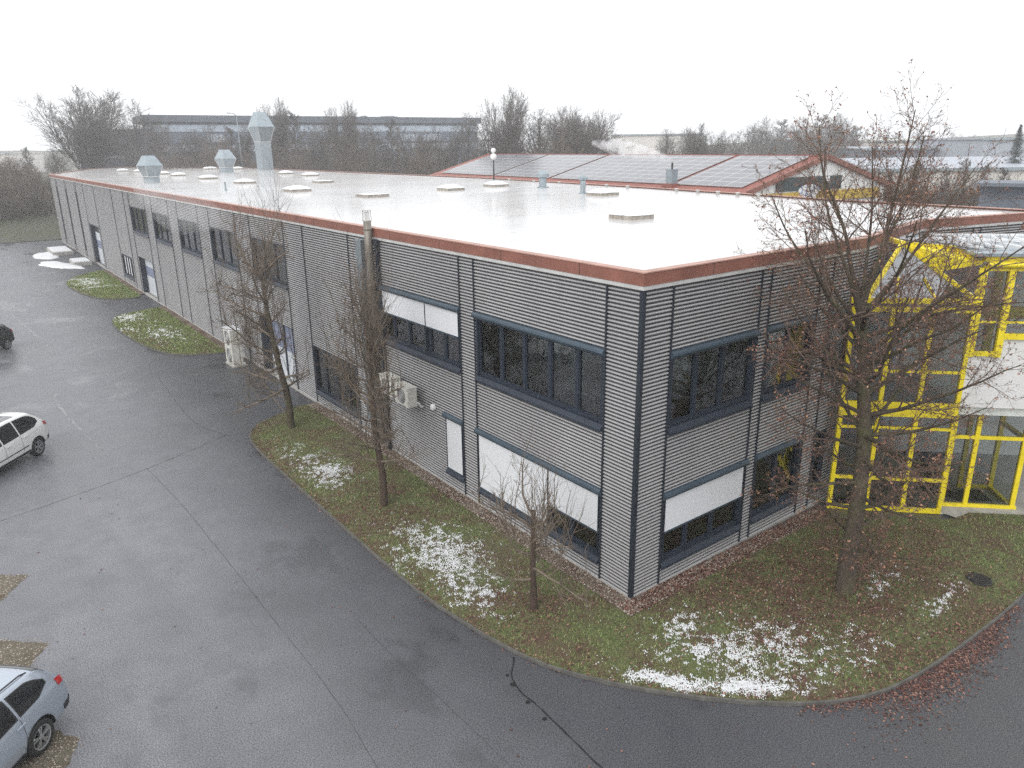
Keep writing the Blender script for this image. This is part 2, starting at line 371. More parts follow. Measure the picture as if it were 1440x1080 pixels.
def lawn(name, curve, rest, material, kerb_name, kpitch=1.0):
    sm = smooth_poly(curve, 2); poly = sm + rest; A = np.array(poly)
    xs = np.arange(A[:, 0].min(), A[:, 0].max(), .35); ys = np.arange(A[:, 1].min(), A[:, 1].max(), .35); X, Y = np.meshgrid(xs, ys); X = X.ravel() + .08 * np.sin(Y.ravel() * 9); Y = Y.ravel()
    k = inside(poly, X, Y) & (edge_dist(poly, X, Y) > .12); pts = [Vector(p) for p in poly] + [Vector(p) for p in zip(X[k], Y[k])]
    n = len(poly); v, e_, f, *_ = delaunay_2d_cdt(pts, [(i, (i + 1) % n) for i in range(n)], [], 1, 1e-4)
    V = [(p.x, p.y, hgt(poly, p.x, p.y)) for p in v]; mb = MB(); mb.add(V, [tuple(t) for t in f]); o = mb.build(name, material, smooth=True); tag(o, kind='structure')
    # edging stones along the curve
    kb = MB(); pv = [np.array(p) for p in sm]; off = []
    for i in range(len(pv)):
        t = pv[min(i + 1, len(pv) - 1)] - pv[max(i - 1, 0)]; t /= np.linalg.norm(t); off.append(pv[i] + np.array([t[1], -t[0]]) * .0 - np.array([-t[1], t[0]]) * (.05 + .012 * math.sin(i * 2.3)))
    for sgn in (1,):
        for i in range(len(pv) - 1):
            a, b, c, d = pv[i], pv[i + 1], off[i + 1], off[i]
            if not inside(poly, *[np.array([q]) for q in (a + b) / 2 * .5 + (c + d) / 2 * .5])[0]: pass
            z = .075; kb.add([(*a, -.02), (*b, -.02), (*c, -.02), (*d, -.02), (*a, z), (*b, z), (*c, z), (*d, z)], [(4, 5, 6, 7), (0, 1, 5, 4), (1, 2, 6, 5), (2, 3, 7, 6), (3, 0, 4, 7)])
    tag(kb.build(kerb_name, M['stone'], recalc=True), kind='structure')
    return poly, sm
C1 = [(-.9, 18.55), (-2.16, 17.91), (-3.06, 17.39), (-3.66, 16.42), (-3.85, 14.78), (-3.86, 12), (-3.86, 9), (-3.86, 6), (-3.84, 4.4), (-3.8, 3), (-3.64, 1.76), (-3.45, .64), (-3.16, -.49), (-2.67, -1.4), (-2.06, -2.3), (-1.18, -3.35), (-.2, -4.28), (.73, -4.91), (1.64, -5.28), (2.71, -5.45), (4, -5.55), (6, -5.62), (7.65, -5.6), (10, -5.5), (14, -5.3)]
REST1 = [(14, -5.0), (12.5, -4.35), (12.0, -4.0), (10.9, -2.95), (10.3, -2.9), (9.9, -2.75), (7.6, -.55), (-.5, -.5), (-.5, 18.55)]
P1, K1 = lawn('lawn', C1, REST1, M['grass'], 'kerb')
C2 = [(-.55, 44.7), (-2.12, 44.08), (-3.5, 43.4), (-4.07, 41.06), (-3.97, 36.71), (-3.51, 32.62), (-2.71, 30.4), (-.98, 29.61), (-.5, 29.5)]
P2, K2 = lawn('lawn', C2, [(-.45, 30), (-.45, 44.7)], M['grass'], 'kerb')
C3 = [(-.55, 65.9), (-1.5, 65.4), (-3.5, 62.9), (-4.28, 59.38), (-3.77, 53.75), (-2.83, 50.3), (-1.02, 49.6), (-.5, 50.2)]
P3, K3 = lawn('lawn', C3, [(-.45, 51), (-.45, 65.9)], M['grass'], 'kerb')
gp = [(-.5, 18.55), (-.5, -.5), (7.6, -.55), (7.75, -.3), (7.75, -.02), (-.02, -.02), (-.02, 18.55)]
tag(MB().add([(x, y, .06) for x, y in gp], [(0, 1, 5, 6), (1, 2, 3, 4, 5)]).build('gravel_bed', M['gravbed']), kind='structure')
for nm, y0, y1 in (('gravel_bed', 29.6, 45), ('gravel_bed', 51, 66)):
    tag(MB().poly([(-.45, y0, .06), (-.02, y0, .06), (-.02, y1, .06), (-.45, y1, .06)][::1]).build(nm, M['gravbed']), kind='structure')
tag(MB().poly([(10.3, -2.9, .05), (10.9, -2.95, .055), (12.0, -4.0, .06), (12.5, -4.35, .06), (20, -4.3, .06), (20, 1, .05), (11, 1, .05), (10.3, -2, .05)]).build('pavement', M['conc']), kind='structure')
rg = np.random.default_rng(5)
BAYX, BAYY = [], []
# parking bays of gravel at the left
for pl in ([(-11.37, 10.30), (-12.05, 10.85), (-16.5, 6.6), (-15.9, 5.4), (-12.1, 9.3)], [(-11.30, 6.72), (-12.2, 7.6), (-16.5, 3.3), (-16, 2), (-11.75, 6.1)], [(-11.2, 3.15), (-11.6, 3.7), (-16, -1.2), (-15.5, -2.4), (-11.7, 2.2)]):
    q_ = []
    for i in range(len(pl)):
        a, b = np.array(pl[i]), np.array(pl[(i + 1) % len(pl)]); m_ = max(2, int(np.linalg.norm(b - a) / .07)); nn_ = np.array([-(b - a)[1], (b - a)[0]]) / np.linalg.norm(b - a)
        q_ += [a + (b - a) * k / m_ + nn_ * (.06 * noise.noise(Vector((*(a + (b - a) * k / m_), 0)) * 4) + .03 * noise.noise(Vector((*(a + (b - a) * k / m_), 0)) * 16)) for k in range(m_)]
    tag(MB().poly([(x, y, .004) for x, y in q_][::-1]).build('parking_bay', M['paver'], recalc=True), kind='structure')
    X = rg.uniform(-13.2, -11.0, 5000); Y = rg.uniform(min(p[1] for p in pl), max(p[1] for p in pl), 5000); k = inside(pl, X, Y) | (edge_dist(pl, X, Y) < rg.exponential(.05, 5000)); BAYX.append(X[k]); BAYY.append(Y[k])
def strip(name, pts, w, m, z=.004, jit=.3):
    P = smooth_poly(pts, 2); Q = []
    for i in range(len(P) - 1):
        a, b = np.array(P[i]), np.array(P[i + 1]); k = max(1, int(np.linalg.norm(b - a) / .12)); Q += [a + (b - a) * j / k for j in range(k)]
    Q.append(np.array(P[-1])); L_, R_ = [], []
    for i, q in enumerate(Q):
        t = Q[min(i + 1, len(Q) - 1)] - Q[max(i - 1, 0)]; t = t / (np.linalg.norm(t) + 1e-9); nn = np.array([-t[1], t[0]]); wob = nz(q[0], q[1], 2.5, 3) * w * jit * 2; ww = w * (.5 + .5 * jit * nz(q[0], q[1], 4, 9) * 2)
        L_.append((*(q + nn * (ww + wob)), z)); R_.append((*(q - nn * (ww - wob)), z))
    n = len(Q); o = MB().add(L_ + R_, [(i, n + i, n + i + 1, i + 1) for i in range(n - 1)]).build(name, m, recalc=True); return tag(o, kind='structure')
strip('tar_seam', [(-3.45, .05), (-3.66, -.2), (-3.86, -.42), (-3.99, -.8), (-3.96, -1.3), (-3.98, -1.81), (-4.0, -2.36), (-4.04, -3.3), (-4.1, -5)], .028, M['tar'], .008, .5)
for x, y, r_ in ((-3.98, -.62, .06), (-4.05, -1.2, .05), (-4.08, -1.75, .045), (-3.9, -.33, .04)):
    tag(MB().lathe([(r_, .0), (r_, .009)], (x, y, 0), 10).build('tar_blot', M['tar']), kind='structure')
strip('pavement_crack', [(-7.1, 9.0), (-7.05, 5), (-6.98, 1.0), (-7.16, -.86), (-7.3, -4)], .010, M['crack'], .004, .8)
strip('pavement_crack', [(-7.4, 15.7), (-7.15, 12), (-7.12, 9.0)], .012, M['crack'], .004, .6)
strip('pavement_crack', [(-5.5, 3.4), (-5.5, 1.65), (-5.28, -1.2), (-5.28, -3.31)], .009, M['crack'], .004, .9)
strip('pavement_crack', [(-13, 14.0), (-10.42, 14.61), (-7.08, 15.75), (-3.9, 17.4)], .016, M['crack'], .005, .7)
strip('pavement_crack', [(-4.5, 27), (-4.8, 22), (-4.9, 19), (-4.2, 17)], .02, M['crack'], .004, .9)
strip('worn_edge', [(-9.9, 78), (-9.6, 62), (-9.0, 51), (-8.2, 42), (-8.0, 38.5), (-8.6, 37.5)], .09, M['worn'], .004, .9)
strip('worn_edge', [(-9.6, 36), (-8.2, 37.2), (-7.7, 38)], .10, M['worn'], .005, .8)
strip('worn_edge', [(-8.8, 28), (-8.9, 24.5), (-8.6, 21), (-8.3, 18.5)], .06, M['worn'], .004, .9)
strip('worn_edge', [(-7.6, 27.6), (-6.6, 28.3), (-5.4, 29.2)], .05, M['worn'], .004, .6)

# scatter on the lawns ---------------------------------------------------------
def vn(X, Y, s, seed=0): return np.array([noise.noise(Vector((x * s + seed, y * s - seed, seed))) for x, y in zip(X, Y)])
def blobs(X, Y, B):
    d = np.zeros(len(X))
    for x, y, a, b, rot, k in B:
        c, s_ = math.cos(rot), math.sin(rot); u = ((X - x) * c + (Y - y) * s_) / a; v_ = (-(X - x) * s_ + (Y - y) * c) / b
        d = np.maximum(d, k * np.exp(-(u * u + v_ * v_)))
    return d
SNOW = [(-2.75, 11.3, 1.5, .75, 1.5, .95), (-3.0, 13.5, 1.2, .5, 1.5, .5), (-2.5, 4.4, 2.2, 1.15, 1.57, 1.0), (-2.9, 2.4, .9, .6, 1.6, .8), (-.35, -2.2, .9, .7, -.6, .72), (-1.55, -2.45, 1.1, .28, -.85, 1.25), (-.4, -3.6, 1.2, .30, -.72, 1.25), (.75, -3.1, 1.8, 1.05, -.5, .82), (.2, -1.5, .6, .5, 0, .7), (2.3, -4.3, 1.2, .4, 0, .6), (5.7, -4.6, 1.4, .3, .1, .6), (5.2, -3.4, 1.2, .4, .2, .5), (-2.8, 42.3, 1.0, 1.8, 0, .9), (-2.2, 36, 1.2, 2.5, 0, .62), (-3.6, 39, .5, 1.6, 0, .45), (-2.6, 59.5, 1.3, 3.2, 0, .85), (-2.2, 56.2, 1.8, .6, 0, .8), (-3.4, 62, .6, .9, 0, .6)]
LEAF = [(4.2, -2.7, 3.0, 2.1, 0, 1.35), (3.0, -1.4, 2.4, 1.0, -.2, 1.0), (6.6, -3.4, 2.0, 1.5, 0, .85), (-1.9, 1.2, .7, .7, 0, .8), (3.2, -5.1, 2.8, .45, .05, 1.2), (2.4, -1.6, 2.2, 1.3, -.2, .8), (-2.6, 8.2, 1.5, 2.6, 0, .5), (-2.2, 1.1, 1.2, 1.1, 0, .6), (-3.3, 15, .9, 3, 0, .35), (3.6, -5.2, 3.5, .5, 0, 1.0), (-3.2, 34, .8, 5, 0, .7), (-1.2, 31, 1, 1.5, 0, .8), (-3.5, 55, .8, 5, 0, .7), (-2.5, 51, 1.5, 1, 0, .8)]
def place_quads(name, X, Y, Z, size, m, flat=.35, curl=.25, kind='stuff', **kw):
    n = len(X); a = rg.uniform(0, 2 * PI, n); s_ = size * rg.uniform(.55, 1.25, n); tx = rg.normal(0, flat, n); ty = rg.normal(0, flat, n)
    u = np.stack([np.cos(a), np.sin(a), tx], 1) * s_[:, None]; v_ = np.stack([-np.sin(a), np.cos(a), ty], 1) * (s_ * .7)[:, None]
    c = np.stack([X, Y, Z], 1); V = np.empty((n, 4, 3)); lift = np.zeros((n, 3)); lift[:, 2] = s_ * curl
    V[:, 0] = c - u; V[:, 1] = c - v_ * .8 + lift; V[:, 2] = c + u; V[:, 3] = c + v_ * .8 + lift * rg.uniform(0, 1, n)[:, None]
    return tag(fast_mesh(name, V.reshape(-1, 3), np.arange(n * 4).reshape(n, 4), m), kind=kind, **kw)
def cand(poly, n, ylo=-99, yhi=999):
    A = np.array(poly); X = rg.uniform(A[:, 0].min(), A[:, 0].max(), n); Y = rg.uniform(max(ylo, A[:, 1].min()), min(yhi, A[:, 1].max()), n); k = inside(poly, X, Y); return X[k], Y[k]
def zof(poly, X, Y):
    d = edge_dist(poly, X, Y); return .065 + np.minimum(d, 1.2) * .05 + .03 * vn(X, Y, 1.1) + .012 * vn(X, Y, 5)
# grass blades
def blades(poly, n, h, w_, yhi=999):
    X, Y = cand(poly, n, yhi=yhi)
    sn = blobs(X, Y, SNOW) + .25 * vn(X, Y, 3); lf = blobs(X, Y, LEAF); k = rg.uniform(0, 1, len(X)) > np.clip(.55 * lf + .25 * np.clip(sn, 0, 1), 0, .85); X, Y = X[k], Y[k]; Z = zof(poly, X, Y); m = len(X)
    a = rg.uniform(0, 2 * PI, m); hh = h * rg.uniform(.5, 1.3, m) * (1 + .4 * vn(X, Y, .8, 5)); ln = rg.normal(0, .55, (m, 2)) * hh[:, None]
    V = np.empty((m, 3, 3)); c = np.stack([X, Y, Z - .01], 1); sdv = np.stack([np.cos(a), np.sin(a), np.zeros(m)], 1) * w_
    V[:, 0] = c - sdv; V[:, 1] = c + sdv; V[:, 2] = c + np.column_stack([ln, hh]); return V.reshape(-1, 3)
V = np.concatenate([blades(P1, 210000, .055, .008), blades(P2, 26000, .07, .02), blades(P3, 22000, .08, .03)])
tag(fast_mesh('grass', V, np.arange(len(V)).reshape(-1, 3), M['blade']), 'short winter grass on the lawn strips around the building', 'grass', kind='stuff')
# fallen leaves
XL, YL, ZL = [], [], []
for poly, n in ((P1, 170000), (P2, 8000), (P3, 6000)):
    X, Y = cand(poly, n); ed = edge_dist(K1 if poly is P1 else (K2 if poly is P2 else K3), X, Y, False)
    d = blobs(X, Y, LEAF) + .55 * np.exp(-(ed / .22)**2) + .03 + .38 * vn(X, Y, 1.6, 3); k = rg.uniform(0, 1, len(X)) < np.clip(d * 1.1 - .03, .02, 1) * .96; X, Y = X[k], Y[k]
    XL.append(X); YL.append(Y); ZL.append(zof(poly, X, Y) + rg.uniform(.005, .04, len(X)))
X = rg.uniform(-1.5, 7, 22000); Y = rg.uniform(-6.6, -4.6, 22000); ed = edge_dist(K1, X, Y, False); k = (~inside(P1, X, Y)) & (rg.uniform(0, 1, 22000) < (.9 * np.exp(-(ed / .20)**2) + .9 * np.exp(-((X - 4.9) / .7)**2 - ((Y + 5.85) / .22)**2) + 1. * np.exp(-((X - 2.9) / 1.3)**2 - ((Y + 5.62) / .30)**2) + .35 * np.exp(-((X - 3.4) / 1.5)**2 - ((Y + 5.9) / .35)**2) + .004))
XL.append(X[k]); YL.append(Y[k]); ZL.append(np.full(k.sum(), .012))
X = rg.uniform(-4.6, -2.6, 9000); Y = rg.uniform(-1.5, 17, 9000); ed = edge_dist(K1, X, Y, False); k = (~inside(P1, X, Y)) & (rg.uniform(0, 1, 9000) < .5 * np.exp(-(ed / .11)**2)); XL.append(X[k]); YL.append(Y[k]); ZL.append(np.full(k.sum(), .012))
X = rg.uniform(-.48, 7.7, 9000); Y = rg.uniform(-.5, 0, 9000); X, Y = X[:3800], Y[:3800]; XL.append(X); YL.append(Y); ZL.append(np.full(3800, .085)); 
X = rg.uniform(-.5, 0, 900); Y = rg.uniform(-.3, 18, 900); XL.append(X); YL.append(Y); ZL.append(np.full(900, .085))
X = rg.uniform(-13, 0, 260); Y = rg.uniform(-8, 25, 260); XL.append(X); YL.append(Y); ZL.append(np.full(260, .012))
place_quads('leaf_litter', np.concatenate(XL), np.concatenate(YL), np.concatenate(ZL), .030, M['litter'], label='brown fallen leaves lying on the lawn under the big tree and along the kerb', cat='leaves')
# snow remains: small irregular lumps
VS, FS = [], []; base = 0
for bi, (bx, by, ba, bb, br, bk) in enumerate(SNOW):
    near = by < 20; poly = P1 if near else (P2 if by < 46 else P3); n = int(ba * bb * (15000 if near else 1800)); a_ = rg.normal(0, .85, (n, 2)) * [ba, bb]; c_, s_ = math.cos(br), math.sin(br)
    X = bx + a_[:, 0] * c_ - a_[:, 1] * s_; Y = by + a_[:, 0] * s_ + a_[:, 1] * c_; k = inside(poly, X, Y); X, Y = X[k], Y[k]; d = blobs(X, Y, SNOW); tn = vn(X, Y, 2.2, 1) * .6 + vn(X, Y, 6, 2) * .9 + vn(X, Y, 15, 4) * .5
    dens = np.clip((d * .95 - .36 + tn * .85) * 1.6, 0, 1); k = rg.uniform(0, 1, len(X)) < dens * np.where(d > 1.0, .9, .5); X, Y, dn = X[k], Y[k], dens[k]; Z = zof(poly, X, Y); s0 = .0105 if near else .045
    for x, y, z, q in zip(X, Y, Z, dn):
        s_ = s0 * rg.uniform(.5, 1.3) * (.6 + .7 * q); m = 5; a0 = rg.uniform(0, 6); rr = s_ * rg.uniform(.5, 1.4, m); an = a0 + np.arange(m) * 2 * PI / m
        ring = np.stack([x + rr * np.cos(an), y + rr * np.sin(an), np.full(m, z + .012)], 1); top = np.array([[x, y, z + .034 + .3 * s_]]); VS.append(np.concatenate([ring, top])); FS += [(base + j, base + (j + 1) % m, base + m) for j in range(m)]; base += m + 1
o = fast_mesh('snow', np.concatenate(VS), np.array(FS), M['snow'], smooth=True); tag(o, 'patches of melting snow lying in the grass', 'snow', kind='stuff')
# pebbles along the wall
VS, FS = [], []; base = 0
for i in range(5200):
    if i < 3300: x, y = rg.uniform(-.5, -.03), rg.uniform(-.5, 18.4)
    else: x, y = rg.uniform(-.5, 7.6), rg.uniform(-.5, -.04)
    s_ = rg.uniform(.014, .034); V = np.array([[s_, 0, 0], [0, s_ * .8, 0], [-s_, 0, 0], [0, -s_ * .8, 0], [0, 0, s_ * .8], [s_*.1, 0, -s_ * .6]]) * rg.uniform(.7, 1.2, (6, 1)); VS.append(V + [x, y, .075]); FS += [tuple(base + q for q in f) for f in ((0, 1, 4), (1, 2, 4), (2, 3, 4), (3, 0, 4))]; base += 6
for x, y in zip(np.concatenate(BAYX), np.concatenate(BAYY)):
    s_ = rg.uniform(.008, .024); V = np.array([[s_, 0, 0], [0, s_ * .8, 0], [-s_, 0, 0], [0, -s_ * .8, 0], [0, 0, s_ * .6], [s_*.1, 0, -s_ * .6]]) * rg.uniform(.7, 1.2, (6, 1)); VS.append(V + [x, y, .007]); FS += [tuple(base + q for q in f) for f in ((0, 1, 4), (1, 2, 4), (2, 3, 4), (3, 0, 4))]; base += 6
tag(fast_mesh('pebbles', np.concatenate(VS), np.array(FS), M['pebble'], smooth=True), 'pale round pebbles in the strip along the foot of the building', 'pebbles', kind='stuff')
for poly in (): pass
t = empty('manhole_cover', (7.28, -4.7, .095), 0, 'dark round manhole cover sunk in the grass near the right kerb', 'manhole cover')
MB().lathe([(.30, -.1), (.30, .02), (.27, .035)], n=28).build('frame', M['iron'], t)
mb = MB().lathe([(.26, 0), (.26, .04)], n=28)
for i in range(-3, 4): mb.box((i * .07, 0, .043), (.03, .4, .006))
mb.build('lid', M['iron'], t)
# snow covered shaft covers by the far wall
def mound(name, poly, h, label, cat):
    A = np.array(poly); c = A.mean(0); mb = MB(); rings = []
    for k_, (s_, z) in enumerate(((1, .0), (.93, h * .5), (.75, h * .85), (.4, h), )):
        rings.append([(c[0] + (p[0] - c[0]) * s_ * (1 + .30 * nz(p[0], p[1], 1.3, 4)), c[1] + (p[1] - c[1]) * s_ * (1 + .22 * nz(p[0], p[1], 1.7, 6)), z + .01 + (h * .15 * nz(p[0], p[1], 1, k_) if k_ else 0)) for p in smooth_poly(poly, 4, True)])
    n = len(rings[0]); V = sum(rings, []) ; F = [(k_*n+j, k_*n+(j+1) % n, (k_+1)*n+(j+1) % n, (k_+1)*n+j) for k_ in range(3) for j in range(n)] + [tuple(3*n+j for j in range(n))]
    return tag(mb.add(V, F).build(name, M['snow'], smooth=True, recalc=True), label, cat)
mound('snow_patch', [(-1.3, 68.6), (-2.6, 69.2), (-4.3, 72.5), (-4.6, 76), (-3.2, 77), (-2.2, 73.5)], .12, 'flat white snow patch on the asphalt nearest the far end of the wall strip', 'snow patch')
mound('snow_patch', [(-2.5, 78), (-4.2, 79), (-4.6, 83), (-2.8, 86), (-2.0, 82)], .10, 'smaller snow patch on the asphalt behind the concrete shaft covers', 'snow patch')
for lx, ly, sx, sy, lab in ((-1.3, 72.5, 1.5, 3.2, 'low concrete shaft cover with thin snow, nearer one by the far wall'), (-1.7, 83.5, 1.9, 5.5, 'low snow topped concrete shaft cover, farther one by the far wall')):
    t = empty('shaft_cover', (lx, ly, 0), 0, lab, 'shaft cover'); MB().box((0, 0, .18), (sx, sy, .36)).build('frame', M['conc'], t); MB().box((0, 0, .40), (sx * .9, sy * .94, .07)).build('lid', M['snow'], t)

# ------------------------------------------------------------------ the hall
class Fr:
    def __init__(s, O, e, n): s.O = np.array(O, float); s.e = np.array(e, float) / np.linalg.norm(e); s.n = np.array(n, float) / np.linalg.norm(n); s.z = np.array([0, 0, 1.])
    def P(s, a, t, z): return s.O + s.e * a + s.n * t + s.z * z
    def box(s, mb, s0, s1, t0, t1, z0, z1, mi=0):
        return mb.box(s.P((s0 + s1) / 2, (t0 + t1) / 2, (z0 + z1) / 2), (s1 - s0, t1 - t0, z1 - z0), ax=[s.e, s.n, s.z], mi=mi)
PIT, AMP = .09, .021
RZ = [0, .003, .014, .028, .042, .051, .054]; RT = [0, .017, .031, .036, .031, .017, 0]
def corr(mb, fr, s0, s1, z0, z1):
    """light half round ribs, the flat faces between them coloured dark"""
    pr, k = [(z0, 0, 1)], math.floor(z0 / PIT) - 1
    while k * PIT < z1:
        for q in range(7):
            z = k * PIT + RZ[q]
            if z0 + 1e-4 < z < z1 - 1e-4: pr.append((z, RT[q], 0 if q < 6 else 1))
            if q < 6 and z < z0 + 1e-4 < k * PIT + RZ[q + 1]: pr[0] = (z0, RT[q], 0)
        k += 1
    pr.append((z1, pr[-1][1], 1)); n = len(pr)
    V = [fr.P(s0, t, z) for z, t, _ in pr] + [fr.P(s1, t, z) for z, t, _ in pr]; flip = np.cross(fr.e, fr.z) @ fr.n < 0
    for i in range(n - 1): pass
    b = mb.n; mb.v.append(np.array(V)); mb.n += 2 * n
    for i in range(n - 1):
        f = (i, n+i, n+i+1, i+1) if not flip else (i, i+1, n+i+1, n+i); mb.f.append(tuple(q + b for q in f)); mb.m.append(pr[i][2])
def clad_wall(fr, joints, opens, z0, z1, parent, name='cladding_panel', jw=.045):
    for a, b in zip(joints[:-1], joints[1:]):
        mb = MB(); op = [o for o in opens if o[0] < b - .01 and o[1] > a + .01]; zs = sorted({z0, z1, *[q for o in op for q in o[2:4] if z0 < q < z1]})
        for za, zb in zip(zs[:-1], zs[1:]):
            cur = [(a, b)]
            for o in op:
                if o[2] < zb - 1e-4 and o[3] > za + 1e-4:
                    nw = []
                    for p, q in cur:
                        if o[0] > p: nw.append((p, min(q, o[0])))
                        if o[1] < q: nw.append((max(p, o[1]), q))
                    cur = [c for c in nw if c[1] - c[0] > .02]
            for p, q in cur: corr(mb, fr, p, q, za, zb)
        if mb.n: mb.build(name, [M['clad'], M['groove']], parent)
    for j in joints[1:-1]:
        mb = MB(); cut = sorted([(o[2], o[3]) for o in opens if o[0] < j - .03 and o[1] > j + .03]); z = z0
        for c0, c1 in cut: fr.box(mb, j - jw / 2, j + jw / 2, -.01, .055, z, c0); z = c1
        fr.box(mb, j - jw / 2, j + jw / 2, -.01, .055, z, z1 - .02); fr.box(mb, j - .07, j + .07, -.008, .06, z1 - .045, z1 - .002); mb.build('joint_strip', M['trim'], parent, recalc=True)
hall = empty('corrugated_hall', (0, 0, 0), 0, 'long two storey grey hall clad in horizontal corrugated metal with white flat roof', 'building')
def window(fr, s0, s1, z0, z1, mull=(), blinds=(), box=True, sill=.17, parent=hall, name='window', pm='glass'):
    mb = MB(); w_ = .075; T0, T1 = -.13, .035
    zb = z0 + sill
    fr.box(mb, s0, s0 + w_, T0, T1, zb, z1); fr.box(mb, s1 - w_, s1, T0, T1, zb, z1); fr.box(mb, s0 + w_, s1 - w_, T0, T1 - .003, z1 - .07, z1); fr.box(mb, s0 + w_, s1 - w_, T0, -.02, zb, zb + .07)
    for m_ in mull: fr.box(mb, m_ - .055, m_ + .055, T0 + .003, -.022, zb + .07, z1 - .07)
    # casement rebates
    ed = [s0 + w_] + [q for m_ in mull for q in (m_ - .055, m_ + .055)] + [s1 - w_]
    for p, q in zip(ed[::2], ed[1::2]):
        for (a, b, c, d) in ((p, p + .035, zb + .07, z1 - .07), (q - .035, q, zb + .07, z1 - .07), (p + .035, q - .035, zb + .07, zb + .105), (p + .035, q - .035, z1 - .105, z1 - .07)): fr.box(mb, a, b, -.10, -.04, c, d)
    o = mb.build(name, M['frame'], parent, recalc=True)
    for p, q in zip(ed[::2], ed[1::2]):
        V = [fr.P(p + .03, -.07, zb + .1), fr.P(q - .03, -.07, zb + .1), fr.P(q - .03, -.07, z1 - .1), fr.P(p + .03, -.07, z1 - .1)]; V = V if np.cross(fr.e, fr.z) @ fr.n > 0 else V[::-1]; MB().poly(V).build('pane', M[pm], o, recalc=False)
    sm = MB(); a, b = fr.P(s0 - .01, -.13, zb), 0
    V = [fr.P(x, t, z) for x in (s0 - .01, s1 + .01) for t, z in ((-.12, zb - .001), (.03, zb - .02), (.11, z0 + .05), (.115, z0), (.05, z0 - .003), (-.12, z0 - .003))]; n = 6
    sm.add(V, [tuple(range(6)), tuple(range(6, 12))[::-1]] + [(i, (i+1) % 6, 6 + (i+1) % 6, 6 + i) for i in range(6)]); sm.build('sill', M['frame'], o, recalc=True)
    if box:
        bm_ = MB(); pts = [(.02, z1 + .14), (.09, z1 + .13), (.13, z1 + .09), (.145, z1 + .04), (.12, z1 - .02), (.06, z1 - .045), (.02, z1 - .045)]; n = len(pts)
        V = [fr.P(x, t, z) for x in (s0 - .06, s1 + .06) for t, z in pts]; bm_.add(V, [tuple(range(n)), tuple(range(n, 2*n))[::-1]] + [(i, (i+1) % n, n + (i+1) % n, n + i) for i in range(n)]); bm_.build('blind_box', M['box'], o, recalc=True)
    for a, b, zl in blinds:
        bb = MB(); fr.box(bb, a, b, .04, .047, zl, z1 - .04); x = bb.build('roller_blind', M['blind'], o, recalc=True); bb = MB(); fr.box(bb, a, b, .03, .06, zl - .045, zl); bb.build('bottom_rail', M['box'], x, recalc=True) if False else bb.build('bottom_rail', M['box'], o, recalc=True)
    if blinds:
        qs = []
        for a, b, zl in blinds:
            for q in (a - .012, b + .012):
                if all(abs(q - k) > .08 for k in qs): qs.append(q); g = MB(); fr.box(g, q - .012, q + .012, .03, .062, zb, z1 - .04); g.build('guide_rail', M['frame'], o, recalc=True)
    return o
FL = Fr((0, 0, 0), (0, 1, 0), (-1, 0, 0)); FR = Fr((0, 0, 0), (1, .02, 0), (.02, -1, 0))
UP0, UP1, LO0, LO1 = 4.02, 5.88, .52, 2.42
LW = [ # s0,s1,z0,z1,mullions,blinds,box
 (1.09, 6.25, UP0, UP1, (2.05, 3.08, 4.12, 5.13), (), True),
 (7.09, 12.28, UP0, UP1, (8.02, 8.9, 9.15, 10.2, 11.2), ((7.14, 9.0, 5.12), (9.06, 12.1, 5.12)), True),
 (7.09, 8.06, LO0, LO1, (), ((7.14, 8.0, .72),), True),
 (1.09, 6.28, LO0, LO1, (2.2, 3.05, 4.6), ((1.14, 3.02, 1.38), (3.08, 6.22, .70)), True),
 (14.35, 18.40, .52, 2.62, (15.3, 16.35, 17.4), (), False),
 (20.62, 24.80, 4.60, 6.52, (22.0, 23.4), (), False), (27.02, 31.32, 4.60, 6.52, (28.5, 29.9), (), False), (33.56, 37.84, 4.60, 6.52, (35, 36.4), (), False),
 (40.1, 44.4, 4.60, 6.52, (41.5, 43), (), False), (46.6, 51.5, 4.60, 6.52, (48.2, 49.9), (), False)]
slits = [(76.7, 77.25), (83.55, 84.15), (90.5, 91.2)]
opL = [(a, b, c, d + (.0)) for a, b, c, d, *_ in LW] + [(20.62, 24.8, .12, 2.85), (46.75, 51.3, .12, 2.85), (67.0, 72.0, .12, 3.8), (54.0, 57.9, .6, 2.4)] + [(a, b, .7, 6.6) for a, b in slits]
JL = [0, 1.04, 6.30, 7.04, 12.33, 14.25, 18.45, 20.57, 24.85, 26.97, 31.38, 33.52, 37.9, 40.05, 44.5, 46.5, 51.6, 53.5, 58.2, 66.4, 72.3, 76.55, 77.4, 83.4, 84.3, 90.35, 91.35, 95.5]
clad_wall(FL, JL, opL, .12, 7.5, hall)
for a in LW: window(FL, a[0], a[1], a[2], a[3], a[4], a[5], a[6])
RW = [(.98, 4.14, UP0, UP1, (1.95, 2.95), (), True), (4.62, 6.80, UP0, UP1, (5.7,), (), True), (7.50, 8.85, UP0, UP1, (), (), True),
      (.98, 4.14, LO0, LO1, (1.95, 2.98), ((1.03, 4.09, 1.50),), True), (4.62, 6.80, LO0, LO1, (5.7,), (), True), (7.50, 8.10, LO0, LO1, (), (), False)]
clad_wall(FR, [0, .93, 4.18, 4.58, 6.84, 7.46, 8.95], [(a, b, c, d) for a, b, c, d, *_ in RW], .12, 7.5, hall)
for a in RW: window(FR, a[0], a[1], a[2], a[3], a[4], a[5], a[6])
B1 = np.array([8.95, .18, 0]); B2 = np.array([15.0, 1.5, 0]); B3 = np.array([21.6, .0, 0])
def fr2(a, b): d = b - a; return Fr(a, d, (d[1], -d[0], 0)), float(np.linalg.norm(d))
F3, l3 = fr2(B1, B2); F4, l4 = fr2(B2, B3)
